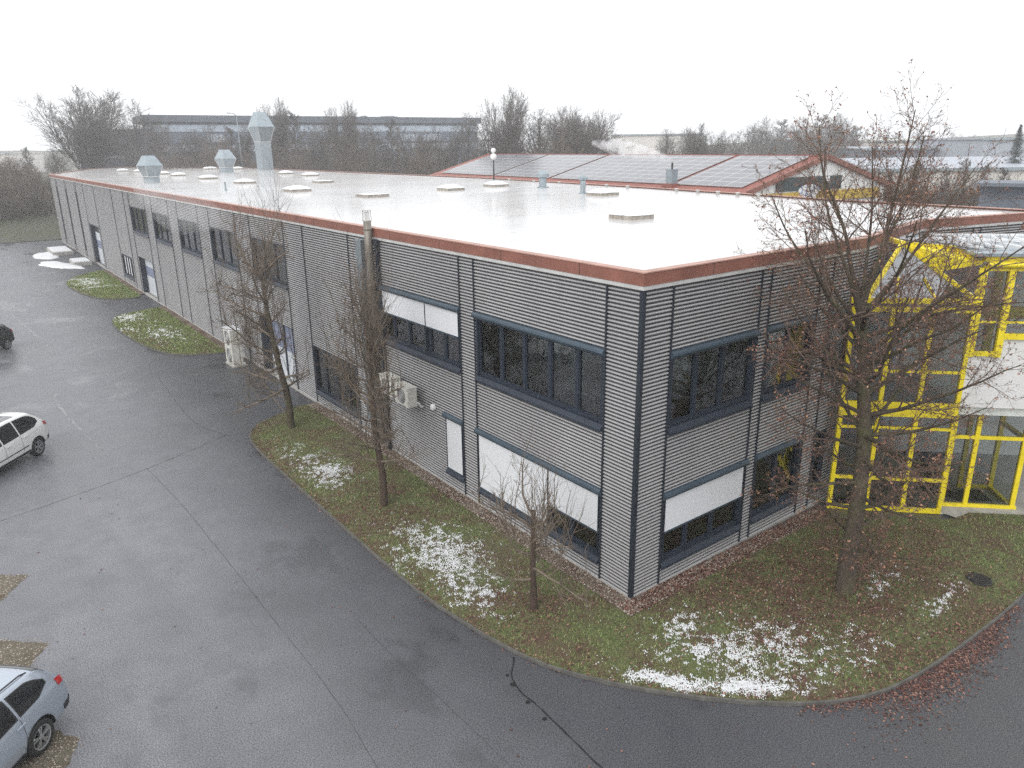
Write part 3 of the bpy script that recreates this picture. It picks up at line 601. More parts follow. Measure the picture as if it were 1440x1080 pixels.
clad_wall(F3, [0, 3.0, l3], [], .12, 7.5, hall); clad_wall(F4, [0, 2.6, 3.0, l4], [], .12, 7.5, hall)
# corner trims
mb = MB(); mb.box((-.015, -.015, 3.8), (.10, .10, 7.36)); mb.build('corner_trim', M['trim'], hall)
ROOF = [(0, 0), (8.95, .18), (15.0, 1.5), (21.6, 0), (21.8, 8.1), (24.1, 23.3), (26.2, 42), (26.2, 53), (25.7, 99), (24.8, 118), (19.6, 128), (13.3, 128.6), (8.2, 122.4), (0, 95.5)]
# plain walls on the sides away from the drone
mb = MB()
for i in range(3, len(ROOF) - 1 + 1):
    a, b = np.array(ROOF[i]), np.array(ROOF[(i + 1) % len(ROOF)]) 
    if i == len(ROOF) - 1: continue
    mb.add([(*a, 0), (*b, 0), (*b, 7.5), (*a, 7.5)], [(0, 1, 2, 3)])
mb.build('wall', M['white'], hall)
def ring(poly, o0, o1, z0, z1, name, m, parent, closed=True):
    """band following the polygon, o0..o1 outward offsets"""
    P = [np.array(p, float) for p in poly]; n = len(P); off = []
    for i in range(n):
        a = P[i] - P[i - 1]; b = P[(i + 1) % n] - P[i]; a /= np.linalg.norm(a); b /= np.linalg.norm(b); na, nb = np.array([a[1], -a[0]]), np.array([b[1], -b[0]]); m_ = na + nb; m_ /= np.linalg.norm(m_); k = 1 / max(.5, m_ @ na); off.append(m_ * k)
    V = []
    for p, q in zip(P, off): V += [(*(p + q * o0), z0), (*(p + q * o1), z0), (*(p + q * o1), z1), (*(p + q * o0), z1)]
    F = []
    for i in range(n):
        j = (i + 1) % n
        for k in range(4): F.append((4*i + k, 4*i + (k+1) % 4, 4*j + (k+1) % 4, 4*j + k))
    return MB().add(V, F).build(name, m, parent, recalc=True)
ring(ROOF, -.12, .04, 0, .12, 'plinth', M['conc'], hall)
ring(ROOF, -.10, .075, 7.5, 7.59, 'roof_edging', M['edge'], hall)
fa = ring(ROOF, -.02, .09, 7.59, 7.86, 'fascia', M['fascia'], hall)
ring(ROOF, -.14, .105, 7.86, 7.885, 'coping', mat('weathered_copper_coping', (.42, .24, .19), .5, .1, .2, 2), hall)
tris = [(x, y, 7.80) for x, y in ROOF]
mb = MB(); bmr = bmesh.new(); vs = [bmr.verts.new(p) for p in tris]; bmr.faces.new(vs); bmesh.ops.triangulate(bmr, faces=bmr.faces); me = bpy.data.meshes.new('roof'); bmr.to_mesh(me); me.materials.append(M['roof']); link(bpy.data.objects.new('roof', me), hall)
jf = MB()
for y in np.arange(1.9, 95, 3.02): jf.box((-.092, y, 7.725), (.004, .012, .265))
for x in np.arange(2.2, 8.9, 3.02): jf.box((x, -.092 + .02 * x, 7.725), (.012, .006, .265))
jf.build('fascia_joint', M['dark'], hall)
# sunken doors and gates on the long side
def gate(s0, s1, z1, name, panels):
    mb = MB(); FL.box(mb, s0, s0 + .06, -.40, .03, .02, z1); FL.box(mb, s1 - .06, s1, -.40, .03, .02, z1); FL.box(mb, s0, s1, -.40, .03, z1, z1 + .06); o = mb.build(name, M['frame'], hall, recalc=True)
    n = len(panels); h = (z1 - .05) / n; 
    for i, k in enumerate(panels):
        p = MB(); FL.box(p, s0 + .07, s1 - .07, -.39, -.35, .04 + i * h, .03 + (i + 1) * h); p.build('door_panel', M[k], o, recalc=True)
    return o
g = gate(20.65, 24.78, 2.85, 'recessed_door', ['doorw', 'doorw', 'doorb', 'doorb'])
for q in (20.95, 22.68): p = MB(); FL.box(p, q - .07, q + .07, -.34, -.30, .05, 2.8); p.build('door_post', M['frame'], g, recalc=True)
gate(46.8, 51.25, 2.85, 'roller_gate', ['doorw', 'doorw', 'doorb', 'doorw']); gate(67.05, 71.95, 3.8, 'roller_gate', ['doorw', 'doorw', 'doorb', 'doorw', 'dark'])
for a, b in slits:
    mb = MB(); FL.box(mb, a, b, -.3, -.2, .7, 6.6); FL.box(mb, a, a + .05, -.3, .03, .7, 6.6); FL.box(mb, b - .05, b, -.3, .03, .7, 6.6); o = mb.build('slit_window', M['frame'], hall, recalc=True)
    MB().poly([FL.P(a + .05, -.15, .75), FL.P(b - .05, -.15, .75), FL.P(b - .05, -.15, 6.55), FL.P(a + .05, -.15, 6.55)][::-1]).build('pane', M['glass'], o)
o = window(FL, 54.0, 57.9, .6, 2.4, (54.9, 55.8, 56.7), (), False)
p = MB()
for q in (54.4, 55.35, 56.25, 57.2): FL.box(p, q - .14, q + .14, -.06, -.05, .85, 2.3)
p.build('vertical_blind', M['blind'], o, recalc=True)
# interior
it = MB()
it.span((.2, .2, .02), (9, 6.6, .1)); it.span((.2, .2, 3.35), (9, 6.6, 3.55)); it.span((.2, 6.75, .02), (4.6, 66, .1)); it.span((.2, 6.75, 3.35), (4.6, 66, 3.55)); it.build('floor', M['floor'], hall)
it = MB(); it.span((.2, 6.62, .1), (9, 6.72, 7.35)); it.span((4.6, 6.75, .1), (4.7, 66, 7.35)); it.span((9.0, .3, .1), (9.1, 6.6, 7.35)); it.span((.2, .2, 7.36), (9, 6.6, 7.42)); it.span((.2, 6.75, 7.36), (4.6, 66, 7.42)); it.span((5.0, .4, 3.56), (5.08, 6.6, 7.35)); it.span((5.0, .4, .1), (5.08, 6.6, 3.3))
for y in (13.2, 19.5, 26, 32.4, 39, 45.4, 52.6, 59, 65.9): it.span((.25, y, .1), (4.6, y + .08, 7.35))
it.build('partition_wall', M['wallin'], hall)
rd = MB()
for (a, b, z) in ((1.2, 6.1, 3.75), (7.2, 12.1, 3.75)): rd.span((.22, a, z), (.32, b, z + .42))
for (a, b, z) in ((1.1, 4.0, 3.75), (4.8, 6.7, 3.75)): rd.span((a, .24, z), (b, .34, z + .42))
rd.build('radiator', M['wallin'], hall)
def desk(x, y, rz, z, lab, L_=1.6, W_=.8):
    t = empty('desk', (x, y, z), rz, lab, 'desk', 'desks seen through the office windows'); MB().box((0, 0, .73), (L_, W_, .035)).build('desk_top', M['desk'], t)
    for sx in (-1, 1):
        for sy in (-1, 1): MB().box((sx * (L_ / 2 - .05), sy * (W_ / 2 - .05), .355), (.05, .05, .71)).build('leg', M['edge'], t)
    MB().box((L_ / 2 - .3, 0, .32), (.42, W_ - .2, .60)).build('drawer_unit', M['desk'], t)
desk(1.2, 1.5, 0, 3.55, 'pale desk behind the upper corner windows, seen from both sides of the corner'); desk(1.35, 3.3, PI / 2, 3.55, 'pale desk behind the middle panes of the wide upper window beside the corner', 1.8); desk(1.4, 5.5, PI / 2, 3.55, 'pale desk behind the far panes of the wide upper window beside the corner', 1.6)
desk(3.6, 1.4, 0, 3.55, 'pale desk behind the right panes of the upper window right of the corner')
def cabinet(x, y, z, s, m, lab):
    t = empty('cabinet', (x, y, z), 0, lab, 'cabinet'); MB().box((0, 0, s[2] / 2), s).build('body', m, t); MB().box((0, 0, s[2] + .012), (s[0] + .03, s[1] + .03, .02)).build('top', M['desk'], t)
    MB().box((-s[0] / 2 - .008, 0, s[2] * .5), (.012, .02, s[2] * .8)).build('door_gap', M['dark'], t)
cabinet(.75, 7.7, 3.55, (.5, 1.1, 1.15), M['orange'], 'orange brown cabinet behind the right end of the upper window with lowered blind')

# things on the roof --------------------------------------------------------
domeP = MB(); domeP
def dome(x, y, lab, sx=1.25, sy=1.45, snow=True, bare=False):
    t = empty('roof_dome', (x, y, 7.8), 0, lab, 'rooflight', 'snow covered rooflights on the white flat roof'); sx *= .9; sy *= .9; MB().box((0, 0, .07), (sx, sy, .14)).build('curb', DM['curb'], t)
    n = 12; V = []; 
    for i in range(n + 1):
        for j in range(n + 1):
            u, v_ = i / n * 2 - 1, j / n * 2 - 1; h = .22 * (1 - abs(u)**2.4)**.6 * (1 - abs(v_)**2.4)**.6; V.append((u * sx * .53, v_ * sy * .53, .15 + (h if not bare else h * .12) + .015 * nz(u + x, v_ + y, 3)))
    F = [(i*(n+1)+j, (i+1)*(n+1)+j, (i+1)*(n+1)+j+1, i*(n+1)+j+1) for i in range(n) for j in range(n)]; MB().add(V, F).build('dome_cap', M['snow'], t, smooth=True)
DM = {'curb': mat('silted_curb', (.33, .30, .26), .8, 0, .35, 6)}
dome(9.0, 9.2, 'flat snowy rooflight with brown rim nearest the front corner of the roof', 1.3, 1.3, bare=True)
dome(8.1, 28.3, 'low rooflight with brown rim standing alone straight behind the flue pipe', 1.5, 1.6, bare=True)
dome(17.6, 19.8, 'rounded snowy rooflight close to the slim roof pipes with tall reflections', 1.5, 1.3); dome(19.2, 31.9, 'rounded snowy rooflight at the back edge below the ball topped mast', 1.4, 1.4)
dome(14.6, 30.4, 'snowy rooflight left of the ball topped mast, in front of the tiled eave', 1.4, 1.4); dome(7.2, 37.0, 'snowy rooflight in the front row, right of the tall square chimney', 1.5, 1.6)
dome(8.7, 51.8, 'snowy rooflight in the front row just left of the tall square chimney', 1.5, 1.6); dome(18.9, 63.1, 'large rounded rooflight on the back row right of the tall square chimney', 1.5, 1.6); dome(19.6, 71.5, 'smaller rooflight on the back row touching the right side of the tall chimney', 1.4, 1.5)
dome(9.4, 64.4, 'snowy rooflight in the front row between the two hooded vents, nearer the right vent', 1.6, 1.7); dome(9.7, 76.2, 'snowy rooflight right of the nearer hooded vent', 1.4, 1.6); dome(9.8, 83.3, 'snowy rooflight close behind the right shoulder of the nearer hooded vent', 1.3, 1.6)
dome(10.0, 96.1, 'snowy rooflight left of the nearer hooded vent', 1.4, 1.6); dome(9.2, 102.6, 'snowy rooflight farthest left on the roof', 1.4, 1.6); dome(20.2, 101.7, 'snowy rooflight left of the farther hooded vent', 1.8, 1.8); dome(22.6, 97.3, 'small snowy rooflight right of the farther hooded vent', 1.4, 1.5)
dome(13.5, 47.5, 'thin snowy rooflight in the middle of the roof in front of the chimney reflection', 1.4, 1.5, bare=True)
def hood(x, y, w_, hb, hn, hh, lab, name='hooded_vent', cat='roof vent', rot=0):
    t = empty(name, (x, y, 7.8), rot, lab, cat); b = w_ * .32
    def fr(mb, r0, z0, r1, z1):
        V = [(sx * r0, sy * r0, z0) for sx, sy in ((-1, -1), (1, -1), (1, 1), (-1, 1))] + [(sx * r1, sy * r1, z1) for sx, sy in ((-1, -1), (1, -1), (1, 1), (-1, 1))]; mb.add(V, [(0, 1, 5, 4), (1, 2, 6, 5), (2, 3, 7, 6), (3, 0, 4, 7), (0, 3, 2, 1), (4, 5, 6, 7)]); return mb
    fr(MB(), b, 0, b, hb).build('duct', M['galv'], t); fr(fr(MB(), b, hb, w_ / 2, hb + hn), 0.01, hb + .01, .01, hb + .02).build('flared_collar', M['galv'], t); fr(MB(), w_ / 2 + .03, hb + hn + .01, w_ * .24, hb + hn + hh).build('hood', M['galv'], t)
    r_ = MB(); 
    for sx, sy in ((-1, -1), (1, -1), (1, 1), (-1, 1)): r_.bar((sx * b, sy * b, hb), (sx * (w_ / 2 + .01), sy * (w_ / 2 + .01), hb + hn), .04)
    r_.box((0, 0, hb), (b * 2 + .08, b * 2 + .08, .06)); r_.build('seam_rib', M['edge'], t)
hood(3.3, 58.8, 1.45, .55, .85, .80, 'galvanised hooded roof vent nearer the long facade', rot=.25); hood(17.3, 84.6, 1.75, .55, 1.0, 1.05, 'galvanised hooded roof vent farther back, between the other vent and the tall chimney', rot=.25)
hood(23.7, 89.4, 2.3, 3.5, 1.8, 1.8, 'tall square galvanised chimney with a flared head, highest thing on the roof', 'square_chimney', 'chimney', rot=.2)
def pipe_vent(x, y, r_, h, lab, cap=True, m='galv'):
    t = empty('vent_pipe', (x, y, 7.8), 0, lab, 'vent pipe'); MB().lathe([(r_ * 1.5, 0), (r_ * 1.5, .08), (r_, .1), (r_, h)], n=16).build('pipe', M[m], t, smooth=False)
    if cap: MB().lathe([(r_ * .9, h), (r_ * 1.7, h + .06), (r_ * 1.7, h + r_ * 1.1), (r_ * .8, h + r_ * 1.9), (.01, h + r_ * 2.1)], n=16).build('cowl', M[m], t)
pipe_vent(20.1, 28.0, .24, .62, 'short thick vent pipe with a wide round cowl near the back edge of the roof'); pipe_vent(17.7, 21.5, .15, .72, 'slim green grey vent pipe with a small cowl, right of the wide cowled pipe')
pipe_vent(4.2, 41.9, .06, .55, 'thin small pipe stub near the red fascia in the middle of the long side', False)
t = empty('ball_mast', (25.6, 41.1, 7.8), 0, 'thin dark mast with white balls on top at the back edge of the roof', 'mast'); MB().lathe([(.07, 0), (.05, 1.5)], n=10).build('pole', M['iron'], t)
MB().lathe([(.02, 1.5)] + [(.26 * math.sin(a), 1.8 - .26 * math.cos(a)) for a in np.linspace(.2, 2.9, 9)] + [(.1, 2.05)] + [(.20 * math.sin(a), 2.28 - .20 * math.cos(a)) for a in np.linspace(.3, 3.1, 8)], n=14).build('ball', M['white'], t, smooth=True)
# row of brackets along the back edge
for i, (x, y) in enumerate([(24.6, 31), (24.3, 28), (24.0, 25.6), (23.7, 23.4), (23.2, 19), (22.9, 17.2), (22.6, 15.6), (22.3, 14.1), (22.1, 12.7), (25.0, 34.4), (25.4, 38)]):
    x -= .55; b = empty('roof_bracket', (x, y, 7.8), .1, 'small white bracket in the row along the back edge of the roof', 'bracket', 'brackets along the back roof edge'); MB().box((0, 0, .08), (.12, .16, .16)).build('block', M['conc'], b); MB().box((0, 0, .17), (.16, .20, .02)).build('cap', M['white'], b)
# flue and duct on the long wall
t = empty('flue_pipe', (-.26, 12.12, 0), 0, 'stainless flue pipe climbing the long wall and rising above the red fascia', 'flue')
MB().tube([(0, 0, .3), (0, 0, 7.2), (0, 0, 8.12)], .13, 18).build('pipe', M['steel'], t, smooth=True)
mb = MB()
for z in (1.2, 2.4, 3.6, 4.8, 6.0, 7.1, 7.85): mb.lathe([(.14, z - .03), (.15, z), (.14, z + .03)], n=18); mb.box((.13, 0, z), (.26, .05, .04)) if z < 7.5 else None
mb.build('clamp', M['steel'], t)
mb = MB()
for k in range(4): a = PI / 4 + k * PI / 2; mb.bar((.15 * math.cos(a), .15 * math.sin(a), 8.10), (.13 * math.cos(a), .13 * math.sin(a), 8.45), .02)
mb.lathe([(.16, 8.45), (.16, 8.47), (.02, 8.51)], n=18); mb.build('rain_cap', M['edge'], t)
MB().lathe([(.09, 8.12), (.09, 8.40)], n=14).build('inner_liner', M['white'], t)
t = empty('wall_duct', (-.16, 12.86, 0), 0, 'flat grey sheet metal duct on the long wall beside the flue pipe', 'duct'); MB().box((0, 0, 4.2), (.28, .42, 6.5)).build('duct', M['galv'], t)
for z in (1.0, 2.3, 3.6, 4.9, 6.2, 7.4): MB().box((0, 0, z), (.31, .45, .04)).build('flange', M['galv'], t)
t = empty('downpipe', (-.09, 11.88, 0), 0, 'dark square downpipe on the long wall right of the flue pipe', 'downpipe'); MB().box((0, 0, 3.8), (.10, .16, 7.4)).build('pipe', M['trim'], t); MB().box((0, 0, 7.42), (.16, .26, .20)).build('hopper', M['trim'], t)
# air conditioners
def ac(x, y, z, w_, d, h, nf, lab, feet=True, wall=True):
    t = empty('air_conditioner', (x, y, z), 0, lab, 'air conditioner', 'air conditioner units on the long wall'); MB().box((0, 0, h / 2), (d, w_, h)).build('casing', M['acwhite'], t)
    MB().box((0, 0, h + .012), (d + .03, w_ + .03, .024)).build('top_cover', M['snow'] if not wall else M['acwhite'], t)
    for k in range(nf):
        zc = h * (k + .5) / nf; r_ = min(w_ * .36, h / nf * .42); g = MB()
        for rr in np.linspace(r_ * .25, r_, 5): g.tube([(-d / 2 - .02, rr * math.cos(a), zc + rr * math.sin(a)) for a in np.linspace(0, 2 * PI, 21)], .006, 4)
        for a in np.linspace(0, PI, 7)[:-1]: g.bar((-d / 2 - .02, r_ * math.cos(a), zc + r_ * math.sin(a)), (-d / 2 - .02, -r_ * math.cos(a), zc - r_ * math.sin(a)), .008)
        g.build('fan_grille', M['edge'], t); MB().lathe([(r_, -d / 2 - .004), (r_, -d / 2 + .0)], (0, 0, zc), 20, 'x').build('fan_opening', M['dark'], t)
    if wall:
        for q in (-1, 1): MB().bar((d / 2 + .16, q * w_ * .35, -.03), (-d / 2, q * w_ * .35, -.03), .04).build('bracket', M['edge'], t)
    else: MB().box((0, 0, -.04), (d + .1, w_ + .1, .08)).build('foot', M['conc'], t)
    MB().tube([(d / 2, -w_ / 2 + .05, .12), (d / 2 + .05, -w_ / 2 - .06, .08), (d / 2 + .1, -w_ / 2 - .10, -.05), (d / 2 + .15, -w_ / 2 - .12, .0)], .03, 8).build('hose', M['edge'], t)
ac(-.42, 9.85, 2.42, .85, .34, .62, 1, 'pale wall mounted air conditioner nearer the corner, right one of the pair'); ac(-.42, 10.9, 2.5, .85, .34, .62, 1, 'mossy wall mounted air conditioner half hidden by the tree, left one of the pair')
ac(-.85, 26.9, .08, 1.15, .5, 1.80, 2, 'tall pale air conditioner with two fans standing on the ground by the long wall', wall=False)
t = empty('wall_vent', (0, 8.75, 2.52), 0, 'small round white vent on the long wall right of the air conditioners', 'wall vent'); MB().lathe([(.10, -.05), (.10, -.10), (.07, -.13), (.01, -.14)], n=14, axis='x').build('cowl', M['white'], t, recalc=True); MB().lathe([(.12, -.03), (.12, -.05)], n=14, axis='x').build('flange', M['edge'], t, recalc=True)

# ------------------------------------------------------------------ yellow glazed entrance
EO = np.array([8.05, -.27, 0]); E_ = np.array([.7071, -.7071, 0]); EN = np.array([-.7071, -.7071, 0]); FE = Fr(EO, E_, EN)
pav = empty('glass_pavilion', tuple(EO), 0, 'yellow framed glass entrance pavilion set diagonally against the hall', 'entrance')
def at_pav(o):
    o.matrix_parent_inverse = Matrix.Translation(Vector(-EO)); return o
def fb(name, boxes, m, parent=None):
    mb = MB()
    for b in boxes: FE.box(mb, *b)
    o = mb.build(name, m, parent, recalc=True); 
    return at_pav(o) if parent is pav else o
for s_ in (0, 1.02, 2.04, 3.05): fb('post', [(s_ - .055, s_ + .055, -.14, 0, .02, 6.12 if s_ < 3 else 7.2)], M['yellow'], pav)
for z, h in ((.08, .14), (1.05, .09), (2.62, .07), (3.18, .42), (4.30, .07), (6.05, .14)): fb('beam', [(-.06, 3.11, -.125, -.012, z - h / 2, z + h / 2)], M['yellow'], pav)
fb('top_beam', [(-.12, 3.2, -.16, .05, 6.22, 6.36)], M['yellow'], pav)
def fquad(name, pts, m, parent=pav, th=0):
    o = MB().poly([FE.P(*p) for p in pts]).build(name, m, parent); return at_pav(o) if parent is pav else o
for a, b in ((0, 1.02), (1.02, 2.04), (2.04, 3.05)):
    for z0, z1 in ((.15, 1.0), (1.1, 2.58), (2.66, 2.97), (3.4, 4.26), (4.34, 5.98)): fquad('pane', [(a + .07, -.07, z0), (b - .07, -.07, z0), (b - .07, -.07, z1), (a + .07, -.07, z1)], M['glass'])
AP, BL, BR = (1.5, -1.45, 7.66), (.30, -.02, 6.33), (3.05, -.02, 6.33)
fquad('skylight_glass', [BL, BR, AP], M['sglass'])
def fbar(name, a, b, w_, h=None, m='yellow', parent=pav):
    o = MB().bar(FE.P(*a), FE.P(*b), w_, h).build(name, M[m], parent); return at_pav(o) if parent is pav else o
fbar('hip_beam', BL, AP, .10, .12); fbar('hip_beam', BR, AP, .13, .12)
for s_ in (1.02, 2.04): fbar('glazing_bar', (s_, -.03, 6.36), (s_ + (.18 if s_ < 1.5 else -.2), -.52, 6.84), .05, .05)
BK = (1.5, -4.5, 7.60)
fquad('skylight_glass', [BL, AP, BK, (-.05, -3.2, 6.33)], M['sglass']); fbar('ridge_beam', AP, BK, .12, .12)
fquad('yellow_flashing', [AP, (2.72, -.95, 7.58), (3.02, -.02, 7.28), (2.28, -.66, 7.0)], M['yellow']); fquad('pane', [(2.28, -.66, 7.0), (3.02, -.02, 7.28), (3.05, -.02, 6.4)], M['sglass'])
fbar('flashing_edge', AP, (2.72, -.95, 7.60), .10, .10); fbar('flashing_edge', (2.72, -.95, 7.60), (3.02, -.02, 7.33), .10, .08)
# dark floor and core wall behind the glass
fb('floor', [(.05, 3.0, -2.6, -.15, .0, .06), (.05, 3.0, -2.4, -.5, 3.05, 3.3)], M['floor'], pav); 
fb('side_post', [(-.07, .07, -1.6, -1.46, .02, 6.2)], M['yellow'], pav)
# stair wing to the right
wing = empty('stair_wing', tuple(FE.P(3.1, 0, 0)), 0, 'white rendered wing with yellow window frames right of the glass pavilion', 'building')
WI = Matrix.Translation(Vector(-FE.P(3.1, 0, 0)))
def wb(name, boxes, m, w_=None):
    mb = MB()
    for b in boxes: FE.box(mb, *b)
    o = mb.build(name, m, wing, recalc=True); o.matrix_parent_inverse = WI; return o
wb('wall', [(3.13, 3.9, -.32, -.10, 3.3, 4.78), (3.9, 9, -.32, -.10, 3.3, 5.28), (3.13, 9, -5, -4.8, .05, 7.4)], M['white'])
wb('window_frame', [(3.12, 3.22, -.14, 0, 4.78, 7.25), (3.74, 3.90, -.16, .02, 4.78, 7.25), (3.22, 3.74, -.13, -.01, 4.80, 4.93), (3.22, 3.74, -.12, -.02, 5.72, 5.77), (3.22, 3.74, -.13, -.01, 7.12, 7.22)], M['yellow'])
wb('window_frame', [(3.90, 6, -.13, -.01, 5.28, 5.44), (3.90, 6, -.12, -.02, 5.72, 5.77), (3.90, 9, -.13, -.01, 7.12, 7.22), (5.95, 6.1, -.16, .02, 5.28, 7.25)], M['yellow'])
wb('inner_rail', [(3.3, 6, -1.5, -1.42, 5.55, 5.9), (4.1, 4.3, -1.6, -1.45, 3.4, 7.1)], M['yellow']); wb('floor', [(3.13, 9, -4.8, -.33, 3.0, 3.28), (3.13, 9, -4.8, -.05, .0, .05)], M['wallin'])
for a, b, z0, z1 in ((3.22, 3.74, 4.93, 5.72), (3.22, 3.74, 5.77, 7.12), (3.9, 5.95, 5.44, 5.72), (3.9, 5.95, 5.77, 7.12)):
    o = fquad('pane', [(a, -.07, z0), (b, -.07, z0), (b, -.07, z1), (a, -.07, z1)], M['glass'], wing); o.matrix_parent_inverse = WI
mb = MB().tube([FE.P(3.15, .10, 7.30), FE.P(9, .10, 7.30)], .075, 14); o = mb.build('gutter', M['yellow'], wing, smooth=False); o.matrix_parent_inverse = WI
wb('eave_board', [(3.1, 9, -.2, .02, 7.36, 7.50)], M['yellow']); wb('flashing', [(2.75, 9, -.5, .16, 7.52, 7.60)], M['galv'])
wb('roof', [(2.9, 9, -4.9, -.5, 7.40, 7.50)], M['galv'])
o = MB().poly([FE.P(1.6, -2.2, 7.72), FE.P(2.7, -.62, 7.62), FE.P(3.9, -.62, 7.62), FE.P(3.7, -2.7, 7.74)]).build('rooflight', M['sglass'], wing); o.matrix_parent_inverse = WI
mb = MB()
for k in range(9): a = 3.2 + k * .52; mb.bar(FE.P(a, -.55, 7.66), FE.P(a - .75, -1.9, 7.78), .11, .05)
mb.bar(FE.P(2.9, -1.1, 7.80), FE.P(8, -1.1, 7.80), .07, .05); mb.bar(FE.P(2.4, -1.95, 7.84), FE.P(8, -1.95, 7.84), .12, .06)
o = mb.build('snowy_slat', M['snow'], wing); o.matrix_parent_inverse = WI
mb = MB(); mb.tube([FE.P(3.15, -.42, 5.05), FE.P(3.5, -.5, 5.2), FE.P(3.75, -.6, 5.4)], .02, 6); mb.tube([FE.P(4.0, -.5, 5.5), FE.P(4.6, -.7, 5.75)], .02, 6); o = mb.build('handrail', M['iron'], wing); o.matrix_parent_inverse = WI
# porch
PT = -.49; porch = empty('glass_porch', tuple(FE.P(4.3, PT, 0)), 0, 'yellow framed glass porch with doors below the white wall', 'porch'); PIV = Matrix.Translation(Vector(-FE.P(4.3, PT, 0)))
def pb(name, boxes, m):
    mb = MB()
    for b in boxes: FE.box(mb, *b)
    o = mb.build(name, m, porch, recalc=True); o.matrix_parent_inverse = PIV; return o
for s_ in (3.30, 3.95, 5.24): pb('post', [(s_ - .06, s_ + .06, PT - .12, PT, .05, 3.05)], M['yellow'])
pb('beam', [(3.2, 5.35, PT - .12, PT + .01, .04, .15)], M['yellow']); pb('beam', [(3.36, 5.18, PT - .11, PT - .01, 2.20, 2.30)], M['yellow']); pb('beam', [(3.1, 5.9, PT - .12, PT + .02, 3.02, 3.14)], M['yellow'])
for s_ in (4.35, 5.24): pb('inner_post', [(s_ - .06, s_ + .06, PT - 1.5, PT - 1.38, .05, 3.02)], M['yellow'])
pb('side_beam', [(5.18, 5.30, PT - 1.4, PT - .12, .05, .15), (5.18, 5.30, PT - 1.4, PT - .12, 2.2, 2.3), (4.4, 5.2, PT - 1.49, PT - 1.39, .05, .15)], M['yellow']); pb('doormat', [(3.5, 4.9, PT - 1.2, PT - .3, .056, .075)], M['rubber'])
for a, b in ((3.36, 3.89), (4.01, 5.18)):
    for z0, z1 in ((.15, 2.2), (2.3, 3.02)):
        o = MB().poly([FE.P(a, PT - .06, z0), FE.P(b, PT - .06, z0), FE.P(b, PT - .06, z1), FE.P(a, PT - .06, z1)]).build('pane', M['glass'], porch); o.matrix_parent_inverse = PIV
o = MB().poly([FE.P(4.4, PT + .02, 3.14), FE.P(5.9, PT + .02, 3.14), FE.P(5.9, -.33, 3.75), FE.P(5.0, -.33, 3.6)]).build('canopy', M['yellow'], porch); o.matrix_parent_inverse = PIV
pb('side_wall', [(6.0, 6.2, PT - .2, -.33, .05, 3.3)], M['white'])

# ------------------------------------------------------------------ cars
def catmull(P, n):
    P = np.array(P, float); P = np.vstack([2 * P[0] - P[1], P, 2 * P[-1] - P[-2]]); out = []
    for i in range(1, len(P) - 2):
        t = np.linspace(0, 1, n, endpoint=False)[:, None]; a, b, c, d = P[i-1], P[i], P[i+1], P[i+2]
        out.append(.5 * (2 * b + (c - a) * t + (2 * a - 5 * b + 4 * c - d) * t**2 + (3 * b - a - 3 * c + d) * t**3))
    return np.vstack(out + [P[-2:-1]])
class CarShape:
    def __init__(s, L, prof):  # prof rows: x, zbot, wlow, zbelt, wbelt, zroof, wroof
        s.L = L; A = np.array(prof, float); s.A = A; s.X = A[:, 0]
    def row(s, x): return [np.interp(x, s.X, s.A[:, k]) for k in range(1, 7)]
    def ring(s, x, n=4):
        zb, wl, zt, wt, zr, wr = s.row(x); h = zt - zb
        P = [(0, zb), (wl * .80, zb), (wl * .965, zb + .05), (wl, zb + h * .30), (wl * .998, zb + h * .58), (wt + (wl - wt) * .62, zt - .13), (wt, zt), (wr + (wt - wr) * .52, zt + (zr - zt) * .48), (wr, zr - min(.07, (zr - zt) * .3)), (wr * .84, zr - .012), (wr * .45, zr + .012), (0, zr + .018)]
        return catmull(P, n)
    def pt(s, x, k, off=0):  # k in ring point units
        Q = s.ring(x, 8); i = k * 8; i0 = int(min(i, len(Q) - 2)); f = i - i0; p = Q[i0] * (1 - f) + Q[i0 + 1] * f; d = Q[i0 + 1] - Q[i0]; n_ = np.array([d[1], -d[0]]); n_ /= np.linalg.norm(n_) + 1e-9
        p = p + n_ * off; return np.array([x, p[0], p[1]])
